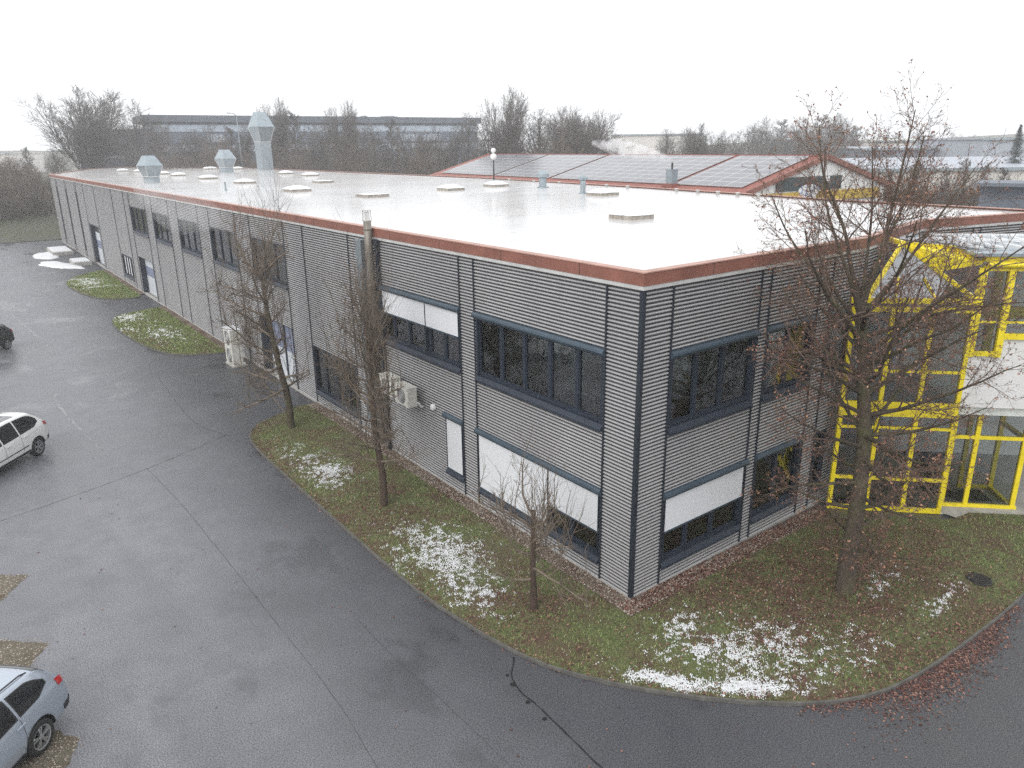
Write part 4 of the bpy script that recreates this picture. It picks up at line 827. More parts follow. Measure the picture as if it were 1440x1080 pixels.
def car(label, loc, heading, L, prof, paint_m, wheels, wr, glass, rear_glass, tail, extras, name='parked_car'):
    cs = CarShape(L, prof); t = empty(name, loc, 0, label, 'car', 'cars parked on the left side of the yard'); t.rotation_euler = (0, 0, heading)
    xs = np.unique(np.concatenate([np.linspace(cs.X[0], cs.X[0] + .25, 6), np.linspace(cs.X[0] + .25, cs.X[-1] - .2, 60), np.linspace(cs.X[-1] - .2, cs.X[-1], 5)])); V, m = [], None
    for x in xs:
        r_ = cs.ring(x, 4); full = np.vstack([r_, (r_ * [-1, 1])[::-1][1:-1]]); m = len(full); V.append(np.column_stack([np.full(m, x), full]))
    n = len(xs); V = np.concatenate(V); mb = MB(); F = [(i*m+j, (i+1)*m+j, (i+1)*m+(j+1) % m, i*m+(j+1) % m) for i in range(n-1) for j in range(m)] + [tuple(range(m)), tuple((n-1)*m+j for j in range(m))[::-1]]
    mb.add(V, F); body = mb.build('body', [paint_m, M['dark']], t, smooth=True, recalc=True)
    cut = MB(); W = max(cs.A[:, 2])
    for wx in wheels:
        for sg in (-1, 1): cut.lathe([(wr + .055, sg * (W + .2)), (wr + .055, sg * (W - .30))], (wx, 0, wr), 40, 'y', mi=0)
    cutter = cut.build('cutter', [M['dark']], t, recalc=True)
    md = body.modifiers.new('b', 'BOOLEAN'); md.operation = 'DIFFERENCE'; md.object = cutter; md.solver = 'EXACT'
    bpy.context.view_layer.update(); dg = bpy.context.evaluated_depsgraph_get(); ev = body.evaluated_get(dg); me = bpy.data.meshes.new_from_object(ev); body.modifiers.clear(); body.data = me
    bpy.data.objects.remove(cutter)
    for p in me.polygons:   # arch linings dark
        c = p.center; 
        if abs(c.y) < W - .02 and any(abs(math.hypot(c.x - wx, c.z - wr) - (wr + .055)) < .012 for wx in wheels): p.material_index = 1
        if abs(p.normal.y) > .99 and abs(abs(c.y) - (W - .30)) < .01: p.material_index = 1
        p.use_smooth = p.material_index == 0
    for wx in wheels:
        for sg in (-1, 1):
            y = sg * (W - .115); tw = .105
            o = MB().lathe([(wr * .62, -tw), (wr * .93, -tw), (wr, -tw * .7), (wr, tw * .7), (wr * .93, tw), (wr * .66, tw), (wr * .62, tw * .8)], (wx, y, wr), 32, 'y', cap=False).build('wheel', M['rubber'], t, smooth=True, recalc=True)
            r_ = MB(); r_.lathe([(wr * .66, sg * tw * .95), (wr * .68, sg * tw * 1.02), (wr * .60, sg * tw * .95), (wr * .57, sg * .02)], (wx, y, wr), 32, 'y', cap=False)
            for k in range(5):
                a_ = 2 * PI * k / 5 + .3
                for da in (-.17, .17): r_.bar((wx + .05 * math.cos(a_), y + sg * tw * .75, wr + .05 * math.sin(a_)), (wx + wr * .6 * math.cos(a_ + da), y + sg * tw * .86, wr + wr * .6 * math.sin(a_ + da)), .035, .03, up=(0, 1, 0))
            r_.lathe([(.055, sg * tw * .6), (.05, sg * tw * .95), (.01, sg * tw)], (wx, y, wr), 16, 'y'); r_.build('rim', M['alloy'], o, recalc=True)
            MB().lathe([(wr * .6, sg * .015), (wr * .58, sg * .022)], (wx, y, wr), 24, 'y').build('brake_disc', M['dark'], o, recalc=True)
    def patch(name_, x0, x1, kf0, kf1, m_, off=.006, nx=16, nk=5, sides=(1, -1), par=None):
        for sg in sides:
            V = []; 
            for i in range(nx + 1):
                x = x0 + (x1 - x0) * i / nx; a_, b_ = (kf0(x) if callable(kf0) else kf0), (kf1(x) if callable(kf1) else kf1)
                for j in range(nk + 1): p = cs.pt(x, a_ + (b_ - a_) * j / nk, off); V.append((p[0], p[1] * sg, p[2]))
            F = [(i*(nk+1)+j, (i+1)*(nk+1)+j, (i+1)*(nk+1)+j+1, i*(nk+1)+j+1) for i in range(nx) for j in range(nk)]; MB().add(V, F).build(name_, m_, par or t, smooth=True)
    for x0, x1, lo, hi in glass: patch('side_window', x0, x1, lo, hi, M['plast'], .004); patch('side_pane', x0 + .03, x1 - .03, (lambda x, f=lo: (f(x) if callable(f) else f) + .10), (lambda x, f=hi: (f(x) if callable(f) else f) - .12), M['cglass2'], .008)
    for x0, x1 in rear_glass:
        for sg in (1, -1): patch('windscreen', x0, x1, 8.7, 11, M['cglass2'], .006, 10, 8, (sg,))
    for x0, x1, k0, k1 in tail: patch('tail_lamp', x0, x1, k0, k1, M['lamp'], .010, 8, 6)
    patch('headlamp', cs.X[-1] - .34, cs.X[-1] - .05, 4.3, 5.3, M['lampw'], .008, 6, 4)
    patch('sill_trim', wheels[0] + wr + .1, wheels[1] - wr - .1, 2.0, 2.55, M['plast'], .010)
    if 'strip' in extras: patch('side_strip', wheels[0] + wr + .14, wheels[1] - wr - .14, 3.3, 3.45, M['plast'], .012)
    for x in extras.get('gaps', ()): patch('door_gap', x - .005, x + .005, 2.9, 6.05, M['dark'], .003, 1, 24)
    for x, k in extras.get('handles', ()):
        for sg in (1, -1): p = cs.pt(x, k, .02); MB().box((p[0], sg * p[1], p[2]), (.19, .03, .032)).build('door_handle', paint_m, t)
    if 'rails' in extras:
        a_, b_ = extras['rails']
        for sg in (1, -1): MB().tube([(x, sg * (cs.pt(x, 9.0)[1]), cs.pt(x, 9.0)[2] + .035 * (1 if a_ + .1 < x < b_ - .1 else 0)) for x in np.linspace(a_, b_, 14)], .014, 6).build('roof_rail', M['plast'], t)
    if 'aerial' in extras: x = extras['aerial']; z = cs.pt(x, 11)[2]; MB().tube([(x, 0, z), (x - .06, 0, z + .05), (x - .16, 0, z + .09)], [.02, .012, .004], 6).build('aerial', M['plast'], t)
    if 'sunroof' in extras: a_, b_ = extras['sunroof']; patch('roof_glass', a_, b_, 9.15, 11, M['cglass2'], .006, 12, 6)
    patch('bumper_trim', cs.X[0] + .005, cs.X[0] + .30, 2.2, 3.0, M['plast'], .012, 6, 4)
    for sg in (1, -1): p = cs.pt(extras['mirror'], 6.2, .09); MB().lathe([(.02, -.09), (.07, -.07), (.08, 0), (.07, .07), (.02, .09)], (p[0], sg * p[1], p[2] + .03), 10, 'y').build('wing_mirror', paint_m, t, smooth=True)
    MB().box((cs.X[0] - .005, 0, .62), (.02, .5, .11)).build('number_plate', M['white'], t)
    return t
tq = NT('tinted_car_glass'); tq.p(col=(.012, .014, .016), rough=.05, spec=.7, coat=.5, coatr=.03); M['cglass2'] = tq.m
# hatchback profile: x, zbot, wlow, zbelt, wbelt, zroof, wroof
suvP = [(-2.18, .45, .62, .80, .60, .84, .50), (-2.15, .40, .74, .92, .71, .98, .58), (-2.05, .36, .83, 1.02, .79, 1.16, .62), (-1.85, .33, .89, 1.06, .84, 1.38, .60), (-1.55, .30, .915, 1.06, .865, 1.54, .60), (-1.1, .28, .92, 1.04, .875, 1.60, .62), (-.4, .27, .92, 1.0, .88, 1.63, .63), (.3, .27, .92, .97, .875, 1.60, .61), (.75, .27, .92, .96, .865, 1.46, .60), (1.25, .28, .915, .96, .85, 1.13, .68), (1.7, .30, .90, .86, .81, .99, .66), (2.0, .36, .84, .76, .74, .84, .60), (2.15, .42, .70, .66, .62, .72, .5)]
estP = [(-2.30, .42, .66, .84, .60, .87, .50), (-2.27, .36, .78, .93, .70, .99, .56), (-2.15, .32, .85, .99, .77, 1.12, .60), (-1.95, .29, .88, 1.0, .80, 1.33, .58), (-1.7, .27, .885, .99, .82, 1.40, .58), (-1.1, .25, .89, .97, .83, 1.45, .58), (-.4, .24, .89, .93, .83, 1.47, .58), (.3, .24, .89, .91, .83, 1.44, .57), (.8, .24, .885, .90, .82, 1.28, .58), (1.3, .25, .88, .90, .80, 1.00, .66), (1.8, .28, .86, .80, .77, .90, .64), (2.15, .34, .80, .70, .70, .76, .58), (2.28, .42, .66, .62, .6, .66, .5)]
HD = math.atan2(-.75, -.66)
def car_at(wheel_xy, rearx, W, hd):  # put left rear wheel contact at wheel_xy
    c, s_ = math.cos(hd), math.sin(hd); lx, ly = rearx, W - .1; return (wheel_xy[0] - (lx * c - ly * s_), wheel_xy[1] - (lx * s_ + ly * c), 0)
hd1 = math.atan2(-.76, -.65)
car('white hatchback with a black side strip parked at the left edge of the yard', car_at((-10.22, 19.45), -1.33, .92, hd1), hd1, 4.36, suvP, M['pwhite'], (-1.33, 1.30), .335,
    [(-1.66, -.62, lambda x: 6.12 + max(0, -1.35 - x) * 1.6, lambda x: 7.95 - max(0, -1.3 - x)**1.5 * 3.5), (-.56, .20, 6.12, 7.95), (.26, .92, 6.12, lambda x: 7.9 - max(0, x - .5) * 1.9)], [(-2.04, -1.66)], [(-2.12, -1.84, 5.4, 6.35)], {'strip': 1, 'gaps': (-.60, .22), 'handles': ((-.82, 5.25), (.02, 5.25)), 'aerial': -.9, 'sunroof': (-.95, .35), 'mirror': .85})
hd2 = math.atan2(-.735, -.68)
car('silver estate car with roof rails parked in the lower left corner', car_at((-11.83, 3.22), -1.36, .89, hd2), hd2, 4.58, estP, M['psilver'], (-1.36, 1.28), .325,
    [(-1.86, -1.08, lambda x: 6.12 + max(0, -1.55 - x) * 1.6, lambda x: 7.9 - max(0, -1.5 - x)**1.5 * 4), (-1.03, -.22, 6.12, 7.95), (-.16, .95, 6.12, lambda x: 7.9 - max(0, x - .45) * 1.7)], [(-2.14, -1.84)], [(-2.25, -2.02, 5.3, 6.3)], {'gaps': (-1.05, -.19), 'handles': ((-1.0, 5.25), (-.40, 5.25)), 'rails': (-1.75, .35), 'mirror': .85})
hd3 = math.atan2(-.70, -.71)
cx, cy, _ = car_at((-9.80, 38.2), -1.15, .86, hd3)
car('small black car far left on the wet asphalt, cut by the picture edge', (cx, cy, 0), hd3, 3.7, [(q[0] * .86, q[1] * .95, q[2] * .94, q[3] * .94, q[4] * .93, q[5] * .92, q[6] * .93) for q in suvP], M['pblack'], (-1.15, 1.12), .29,
    [(-1.35, -.5, 6.12, 7.9), (-.45, .7, 6.12, lambda x: 7.9 - max(0, x - .3) * 1.7)], [(-1.75, -1.45)], [(-1.84, -1.62, 5.4, 6.3)], {'gaps': (-.47,), 'handles': ((-.2, 5.25),), 'mirror': .7})

# ------------------------------------------------------------------ trees
def unit(v): return v / (np.linalg.norm(v) + 1e-12)
def perp(d, ang, az):
    ref = np.array([0, 0, 1.]) if abs(d[2]) < .95 else np.array([1., 0, 0]); a = unit(np.cross(d, ref)); b = np.cross(d, a)
    return unit(d * math.cos(ang) + (a * math.cos(az) + b * math.sin(az)) * math.sin(ang))
def tubes(BR, sides):
    V, F, base = [], [], 0
    for pts, rad, n in [(b[0], b[1], sides[min(b[2], len(sides) - 1)]) for b in BR]:
        m = len(pts); t = np.empty_like(pts); t[1:-1] = pts[2:] - pts[:-2]; t[0] = pts[1] - pts[0]; t[-1] = pts[-1] - pts[-2]; t /= np.linalg.norm(t, axis=1)[:, None] + 1e-9
        ref = np.array([0, 0, 1.]) if abs(t[0, 2]) < .85 else np.array([1., .3, 0]); a = np.cross(t, ref); a /= np.linalg.norm(a, axis=1)[:, None] + 1e-9; b = np.cross(t, a)
        ang = np.arange(n) * 2 * PI / n; V.append((pts[:, None, :] + rad[:, None, None] * (np.cos(ang)[None, :, None] * a[:, None, :] + np.sin(ang)[None, :, None] * b[:, None, :])).reshape(-1, 3))
        i = np.arange(m - 1)[:, None] * n; j = np.arange(n)[None, :]; j2 = (j + 1) % n; F.append(np.stack([i + j, i + j2, i + n + j2, i + n + j], 2).reshape(-1, 4) + base); base += m * n
    return np.concatenate(V), np.concatenate(F)
class Tree:
    def __init__(s, seed, lv): s.r = np.random.default_rng(seed); s.lv = lv; s.B = []; s.tips = []
    def grow(s, p, d, L, r0, lvl, path=None, r1=None):
        q = s.lv[min(lvl, len(s.lv) - 1)]; n = q['n']; P = [np.array(p, float)]; d = np.array(d, float)
        if path is not None: P = catmull(path, 4); n = len(P) - 1; seg = np.linalg.norm(np.diff(P, axis=0), axis=1); L = seg.sum()
        else:
            for i in range(n):
                d = unit(d + s.r.normal(0, q['wig'], 3) + np.array([0, 0, q['up']]) * (.5 + i / n)); P.append(P[-1] + d * L / n)
            P = np.array(P)
        tt = np.linspace(0, 1, len(P)); rend = r1 if r1 is not None else r0 * q.get('tip', .35); R_ = r0 + (rend - r0) * tt**q.get('tp', .9); R_ = np.maximum(R_, q.get('rmin', .004)); s.B.append((P, R_, lvl))
        if lvl >= len(s.lv) - 1 or 'k' not in q: s.tips.append(P); return
        k = q['k'] if not callable(q['k']) else q['k'](L); k = max(0, int(round(k * s.r.uniform(.8, 1.2)))); f0, f1 = q.get('span', (.25, 1.)); f0 = .36 if (L > 3.5 and lvl == 1 and path is not None) else f0; az = s.r.uniform(0, 6)
        for i in range(k):
            f = f0 + (f1 - f0) * (i + s.r.uniform(.1, .9)) / k; j = min(f * (len(P) - 1), len(P) - 1.001); j0 = int(j); pp = P[j0] + (P[j0 + 1] - P[j0]) * (j - j0); dd = unit(P[j0 + 1] - P[j0]); az += 2.4 + s.r.normal(0, .4)
            a0, a1 = q['ang']; ang = R(a0 + (a1 - a0) * f + s.r.normal(0, q.get('da', 8))); l0, l1 = q['len']; ll = L * (l0 + (l1 - l0) * f) * s.r.uniform(.7, 1.2) if not q.get('abs') else (l0 + (l1 - l0) * f) * s.r.uniform(.7, 1.2)
            rr = float(np.interp(f, tt, R_)) * q.get('rr', .55); s.grow(pp, perp(dd, ang, az), ll, rr, lvl + 1)
def tree_obj(name, T, loc, label, cat, mats, split=2, sides=(10, 6, 4, 3, 3), group=None, leaf=None):
    t = empty(name, loc, 0, label, cat, group); a = [b for b in T.B if b[2] < split]; c = [b for b in T.B if b[2] >= split]
    V, F = tubes(a, sides); fast_mesh('trunk', V, F, mats[0], t, smooth=True)
    if c: V, F = tubes(c, sides); fast_mesh('crown', V, F, mats[1], t)
    if leaf is not None: l = leaf(T); l.parent = t
    return t
# the big tree by the entrance (local coordinates around its foot)
bx_, by_ = 4.19, -3.0
def loc3(*p): return np.array([p[0] - bx_, p[1] - by_, p[2]])
LV = [dict(n=8, wig=.02, up=0, k=0, ang=(60, 40), len=(.4, .3)),
      dict(n=12, wig=.07, up=.035, k=lambda L: 5 + L * 2.1 if L < 4.6 else 24, ang=(48, 38), len=(.48, .20), span=(.16, 1), rr=.50, tip=.16, rmin=.008, da=10),
      dict(n=7, wig=.12, up=.05, k=lambda L: 3 + L * 4, ang=(42, 36), len=(.52, .30), span=(.2, 1), rr=.55, tip=.3, rmin=.005, da=12),
      dict(n=4, wig=.14, up=.04, k=lambda L: 2 + L * 5, ang=(42, 38), len=(.55, .4), span=(.25, 1), rr=.6, tip=.5, rmin=.0035, da=14),
      dict(n=3, wig=.15, up=.03, rmin=.0028)]
T = Tree(11, LV)
trunk = [loc3(4.19, -3.0, -.1), loc3(4.35, -2.9, .7), loc3(4.65, -2.78, 1.43), loc3(5.14, -2.51, 3.06), loc3(5.45, -2.17, 4.5), loc3(5.66, -1.85, 5.8), loc3(5.78, -1.62, 6.6)]
T.grow(trunk[0], (0, 0, 1), 7, .235, 0, path=trunk, r1=.115)
T.lv[0]['k'] = 0
top = trunk[-1]; stems = [([loc3(5.78, -1.62, 6.5), loc3(5.85, -1.2, 7.6), loc3(5.9, -.9, 8.5), loc3(5.75, -.3, 9.9), loc3(6.0, .1, 11.1)], .07), ([loc3(5.78, -1.62, 6.55), loc3(6.25, -1.65, 7.5), loc3(6.62, -1.56, 8.3), loc3(7.25, -1.41, 9.9), loc3(7.85, -1.25, 11.5)], .075),
    ([loc3(5.74, -1.7, 6.3), loc3(6.7, -2.0, 7.4), loc3(7.6, -2.3, 8.8), loc3(8.6, -2.5, 10.0)], .055), ([loc3(5.7, -1.8, 6.1), loc3(5.3, -1.4, 7.6), loc3(5.0, -.9, 9.2), loc3(5.2, -.6, 10.6)], .055), ([loc3(5.6, -1.9, 5.7), loc3(5.0, -1.2, 7.0), loc3(4.5, -.4, 8.3), loc3(4.3, .1, 9.4)], .05),
    ([loc3(5.76, -1.66, 6.5), loc3(6.4, -1.3, 7.6), loc3(6.9, -1.0, 9.0), loc3(6.9, -.8, 10.6)], .055), ([loc3(5.76, -1.7, 6.4), loc3(6.0, -1.8, 7.8), loc3(6.5, -2.0, 9.3), loc3(6.7, -2.1, 10.8)], .05)]
for pth, r_ in stems:
    pth = [q * [1, 1, 1] - np.array([0, 0, max(0, q[2] - 6.5) * .10]) for q in pth]
    T.grow(pth[0], (0, 0, 1), 3, r_, 1, path=pth, r1=.012)
P_ = catmull(trunk, 6); rg2 = np.random.default_rng(4); az = 0
for i in range(38):
    f = .27 + .62 * (i + rg2.uniform(0, .9)) / 38; j = int(f * (len(P_) - 1)); p = P_[j]; az += 2.399 + rg2.normal(0, .25); z = p[2]
    el = np.interp(z, [2, 3.5, 5, 6.6], [-2, 14, 30, 42]) + rg2.normal(0, 6); L_ = np.interp(z, [1.8, 3, 4.5, 6.6], [2.2, 3.5, 4.1, 3.7]) * rg2.uniform(.68, 1.15)
    wx, wy = math.cos(az), math.sin(az)
    if wy > .3: L_ *= .72         # the wall side is shorter
    dd = np.array([wx * math.cos(R(el)), wy * math.cos(R(el)), math.sin(R(el))]); T.grow(p, dd, L_, .036 + .008 * L_, 1)
def big_leaves(T):
    r_ = np.random.default_rng(9); C = []
    for P in T.tips:
        q = P[-1] + loc3(0, 0, 0) * 0; z = P[-1][2]; dens = .58 + .3 * noise.noise(Vector(P[-1]) * .9)
        if r_.uniform() < dens * 1.0:
            for _ in range(r_.integers(1, 4)): f = r_.uniform(.3, 1); i = min(int(f * (len(P) - 1)), len(P) - 2); C.append(P[i] + (P[i + 1] - P[i]) * r_.uniform() + r_.normal(0, .012, 3))
    C = np.array(C); n = len(C); s_ = r_.uniform(.016, .034, n)[:, None]; u = r_.normal(0, 1, (n, 3)); u[:, 2] -= .6; u /= np.linalg.norm(u, axis=1)[:, None]; w_ = np.cross(u, r_.normal(0, 1, (n, 3))); w_ /= np.linalg.norm(w_, axis=1)[:, None]
    V = np.empty((n, 4, 3)); V[:, 0] = C; V[:, 1] = C + u * s_ + w_ * s_ * .6; V[:, 2] = C + u * s_ * 2; V[:, 3] = C + u * s_ - w_ * s_ * .6 + np.array([0, 0, .006])
    return tag(fast_mesh('leaves', V.reshape(-1, 3), np.arange(n * 4).reshape(n, 4), M['leaf']), kind='stuff')
tree_obj('large_tree', T, (bx_, by_, .12), 'large bare tree with mossy trunk and withered brown leaves before the yellow entrance', 'tree', (M['moss'], M['twig']), 2, leaf=big_leaves)
# three smaller trees along the kerb: short trunk, spreading limbs with upright shoots
def pollard(seed, H, trunkpath, r0, limbs, shoots, SH=1.5, low=.35, dn=1.):
    lv = [dict(n=8, wig=.03, up=0, k=0, ang=(60, 60), len=(1, 1)),
          dict(n=10, wig=.13, up=.04, k=lambda L: 5 + 5 * L * dn, ang=(62, 50), len=(.42, .25), span=(.25, 1), rr=.5, tip=.3, rmin=.008, da=14),
          dict(n=6, wig=.16, up=.12, k=lambda L: 3 + L * 6, ang=(45, 40), len=(.5, .35), span=(.15, 1), rr=.6, tip=.4, rmin=.005, da=14),
          dict(n=4, wig=.12, up=.12, k=lambda L: 1 + L * 3, ang=(35, 30), len=(.5, .4), rr=.7, rmin=.0035), dict(n=3, wig=.12, up=.1, rmin=.003)]
    T = Tree(seed, lv); T.grow(trunkpath[0], (0, 0, 1), 1, r0, 0, path=trunkpath, r1=r0 * .42); P = catmull(trunkpath, 6); r_ = T.r; az = 0
    for i in range(limbs):
        f = low + (1 - low) * (i + r_.uniform(0, .8)) / limbs; p = P[int(f * (len(P) - 1))]; az += 2.4 + r_.normal(0, .3); el = np.interp(f, [low, 1], [8, 45]) + r_.normal(0, 8); wall = .55 if math.cos(az) > .4 else 1
        T.grow(p, (math.cos(az) * math.cos(R(el)), math.sin(az) * math.cos(R(el)), math.sin(R(el))), H * r_.uniform(.75, 1.15) * wall, r0 * .34, 1)
    base = [b for b in T.B if b[2] == 1]
    for i in range(shoots):
        b = base[r_.integers(len(base))]; j = r_.integers(2, len(b[0])); T.grow(b[0][j], unit(np.array([r_.normal(0, .09), r_.normal(0, .09), 1])), SH * r_.uniform(.4, 1.1), .014, 3)
    return T
def v3(*a): return np.array(a, float)
T = pollard(21, 1.65, [v3(0, 0, -.05), v3(.02, .02, .5), v3(-.02, 0, 1.0), v3(.08, .1, 1.6), v3(.2, .25, 2.4)], .10, 13, 40, 1.7, .42, .6)
tree_obj('small_tree', T, (-2.13, 1.04, .1), 'small bare tree with spreading limbs and upright shoots, nearest the front corner', 'tree', (M['bark'], M['twigp']), 1)
T = pollard(33, 1.75, [v3(0, 0, -.05), v3(.03, .05, 1), v3(.02, .3, 2.2), v3(.1, .5, 3.2), v3(.3, .9, 4.2), v3(.45, 1.2, 5.4)], .12, 24, 70, 2.2, .25, 1.2)
for i in range(26):  # tall close shoots at the head
    a_ = T.r.uniform(0, 6.28); T.grow(v3(.15 + .1 * math.cos(a_), .6 + .1 * math.sin(a_), T.r.uniform(3.2, 4.4)), unit(v3(.08 * math.cos(a_), .08 * math.sin(a_) + .05, 1)), T.r.uniform(1.6, 3.2), .016, 3)
tree_obj('slender_tree', T, (-2.37, 7.96, .1), 'slender bare tree with dense upright twigs beside the flue pipe', 'tree', (M['bark'], M['twigp']), 1)
T = pollard(47, 2.2, [v3(0, 0, -.05), v3(.02, .1, 1.2), v3(-.1, .3, 2.4), v3(-.1, .9, 4.0), v3(0, 1.4, 5.2), v3(.1, 1.7, 6.0)], .15, 24, 70, 2.6, .22, 1.0)
tree_obj('medium_tree', T, (-2.1, 16.13, .1), 'bare tree with fan of upright shoots at the round end of the long lawn', 'tree', (M['moss'], M['twigp']), 1)

# far trees: a few kinds built once, then copied
def kind(seed, mode):
    if mode == 'vase': lv = [dict(n=5, wig=.02, up=0), dict(n=12, wig=.028, up=.012, k=17, ang=(26, 34), len=(.42, .15), span=(.3, 1), rr=.5, tip=.2, rmin=.018), dict(n=6, wig=.06, up=.02, k=7, ang=(28, 34), len=(.5, .35), rr=.6, rmin=.012), dict(n=4, wig=.08, up=.01, k=5, ang=(32, 34), len=(.55, .4), rr=.7, rmin=.008), dict(n=3, wig=.1, up=0, rmin=.007)]
    else: lv = [dict(n=5, wig=.02, up=0), dict(n=9, wig=.07, up=.03, k=11, ang=(40, 36), len=(.5, .26), span=(.15, 1), rr=.5, tip=.2, rmin=.018), dict(n=5, wig=.12, up=.04, k=6, ang=(40, 36), len=(.6, .4), rr=.6, rmin=.009), dict(n=3, wig=.12, up=.03, k=4, ang=(38, 38), len=(.6, .45), rr=.7, rmin=.007), dict(n=2, wig=.1, up=0, rmin=.006)]
    T = Tree(seed, lv); r_ = T.r
    if mode == 'vase':
        T.grow(v3(0, 0, 0), (0, 0, 1), 2.0, .34, 0, path=[v3(0, 0, 0), v3(0, 0, .9), v3(.05, 0, 1.8)], r1=.28)
        for i in range(19): a_ = i * 2.4; el = R(60 + 28 * ((i * 7) % 19) / 19); T.grow(v3(0, 0, .8 + .07 * i), (math.cos(a_) * math.cos(el), math.sin(a_) * math.cos(el), math.sin(el)), r_.uniform(7.0, 8.0), .12, 1)
    elif mode == 'slim':
        T.grow(v3(0, 0, 0), (0, 0, 1), 9, .16, 0, path=[v3(0, 0, 0), v3(.1, 0, 3), v3(0, .1, 6), v3(.1, 0, 9.4)], r1=.02)
        for i in range(26): f = .16 + .84 * i / 26; a_ = i * 2.4; el = R(r_.uniform(52, 72)); T.grow(v3(.05, 0, 9.4 * f), (math.cos(a_) * math.cos(el), math.sin(a_) * math.cos(el), math.sin(el)), (2.7 - 1.9 * f) * r_.uniform(.8, 1.1), .05, 1)
    elif mode == 'round':
        T.grow(v3(0, 0, 0), (0, 0, 1), 6, .2, 0, path=[v3(0, 0, 0), v3(.1, 0, 2), v3(0, .1, 4.5), v3(.1, 0, 6.5)], r1=.05)
        for i in range(26): f = .15 + .85 * i / 26; a_ = i * 2.4; el = R(np.interp(f, [0, 1], [15, 78]) + r_.normal(0, 7)); T.grow(v3(.05, 0, 6.4 * f), (math.cos(a_) * math.cos(el), math.sin(a_) * math.cos(el), math.sin(el)), 3.6 * r_.uniform(.8, 1.05), .07, 1)
    elif mode == 'shrub':
        T.grow(v3(0, 0, 0), (0, 0, 1), 1, .1, 0, path=[v3(0, 0, 0), v3(0, 0, .3), v3(0, .05, .6)], r1=.08)
        for i in range(34): a_ = i * 2.4; el = R(r_.uniform(22, 88)); q0 = r_.uniform(0, 1.6); T.grow(v3(q0 * math.cos(a_ * 1.7), q0 * math.sin(a_ * 1.7), .1), (math.cos(a_) * math.cos(el), math.sin(a_) * math.cos(el), math.sin(el)), r_.uniform(2.6, 4.6), .05, 1)
    return T
def mk_tree(name, T, m, split=2):
    t = empty(name, (0, 0, 0)); a = [b for b in T.B if b[2] < split]; c = [b for b in T.B if b[2] >= split]; V, F = tubes(a, (6, 4, 3, 3)); fast_mesh('trunk', V, F, m, t); V, F = tubes(c, (6, 4, 3, 3, 3)); fast_mesh('crown', V, F, m, t); return t
PROTO = {}
for k_, (seed, mode, m) in dict(vase=(3, 'vase', 'ftwig'), slim=(5, 'slim', 'ftwig'), round=(6, 'round', 'ftwig'), round2=(8, 'round', 'ftwig'), shrub=(9, 'shrub', 'shrub'), shrub2=(10, 'shrub', 'shrub')).items(): PROTO[k_] = [mk_tree('bare_tree' if 'shrub' not in k_ else 'thicket_shrub', kind(seed, mode), M[m]), False, 10.0 if mode != 'shrub' else 4.4, m]
def far_tree(k_, x, y, h, rot, label, group=None, z=0, wide=1., cat='tree', name=None):
    pr_ = PROTO[k_]
    if not pr_[1]: o = pr_[0]; pr_[1] = True
    else: o = copy_tree(pr_[0])
    if name: o.name = name
    s_ = h / pr_[2]; o.location = (x, y, z); o.rotation_euler = (0, 0, rot); o.scale = (s_ * wide, s_ * wide, s_); tag(o, label, cat)
    if group: o['group'] = group
    elif 'group' in o: del o['group']
    return o
def hor(px): return 213 - (px / 1440) * 17
def ptree(k_, px, ytop, D, label, group=None, wide=1., rot=None, z=0, **kw):
    x, y = bearing(px, D); h = 10.39 + (hor(px) - ytop) * D / 1053.7 - z; return far_tree(k_, x, y, h, rnd.uniform(0, 6.28) if rot is None else rot, label, group, z, wide, **kw)
ptree('vase', 132, 130, 128, 'large bare tree with a wide fan shaped crown at the far left behind the hall', wide=1.0)
ptree('round', 80, 205, 112, 'low spreading bare tree left of the large fan shaped tree', wide=1.0)
ptree('slim', 40, 205, 135, 'small thin tree farthest left in the mist', wide=1.2)
ptree('round2', 196, 148, 124, 'broad bare tree overlapping the left end of the long grey office building', wide=1.15)
ptree('round', 232, 168, 122, 'bare tree at the left end of the office building, right of the broad tree', wide=1.2)
GR = 'bare trees in a row before the long grey office building'; LB = 'bare winter tree in the row between the white roof and the long grey office building'
for i, (px, yt, D, k_, w_) in enumerate([(258, 186, 116, 'round2', 1.2), (282, 180, 120, 'round', 1.1), (306, 174, 118, 'round2', 1.0), (330, 178, 122, 'slim', 1.3), (352, 172, 124, 'round', 1.1), (420, 158, 120, 'slim', 1.3), (440, 176, 116, 'round2', 1.1), (462, 172, 118, 'round', 1.1), (508, 166, 121, 'round2', 1.1), (530, 176, 117, 'round', 1.2), (556, 168, 122, 'slim', 1.4), (578, 178, 118, 'round2', 1.2), (602, 182, 120, 'round', 1.2), (624, 180, 121, 'round2', 1.1), (645, 174, 124, 'round', 1.0), (295, 206, 112, 'shrub', 1), (410, 207, 110, 'shrub2', 1), (485, 206, 108, 'shrub', 1), (610, 207, 106, 'shrub', 1)]):
    ptree(k_, px, yt, D, LB if 'shrub' not in k_ else 'low bare shrub between the white roof and the long grey office building', GR if 'shrub' not in k_ else 'bare shrubs before the long grey office building', w_, cat='tree' if 'shrub' not in k_ else 'shrub')
ptree('vase', 396, 144, 122, 'tall thin bare tree rising just right of the tall square chimney', wide=.45); ptree('vase', 490, 148, 124, 'thin bare tree sticking up above the middle of the long office roof', wide=.5)
ptree('round', 662, 158, 128, 'bare tree at the right end of the long grey office building', wide=.9)
ptree('round2', 692, 164, 104, 'bare tree between the long office building and the slim tall tree', wide=1.0); ptree('vase', 720, 131, 104, 'slim tall bare tree above the left part of the solar roof', wide=.5); ptree('round', 762, 153, 108, 'dense round bare tree above the solar roof, right of the slim tall tree', wide=1.1)
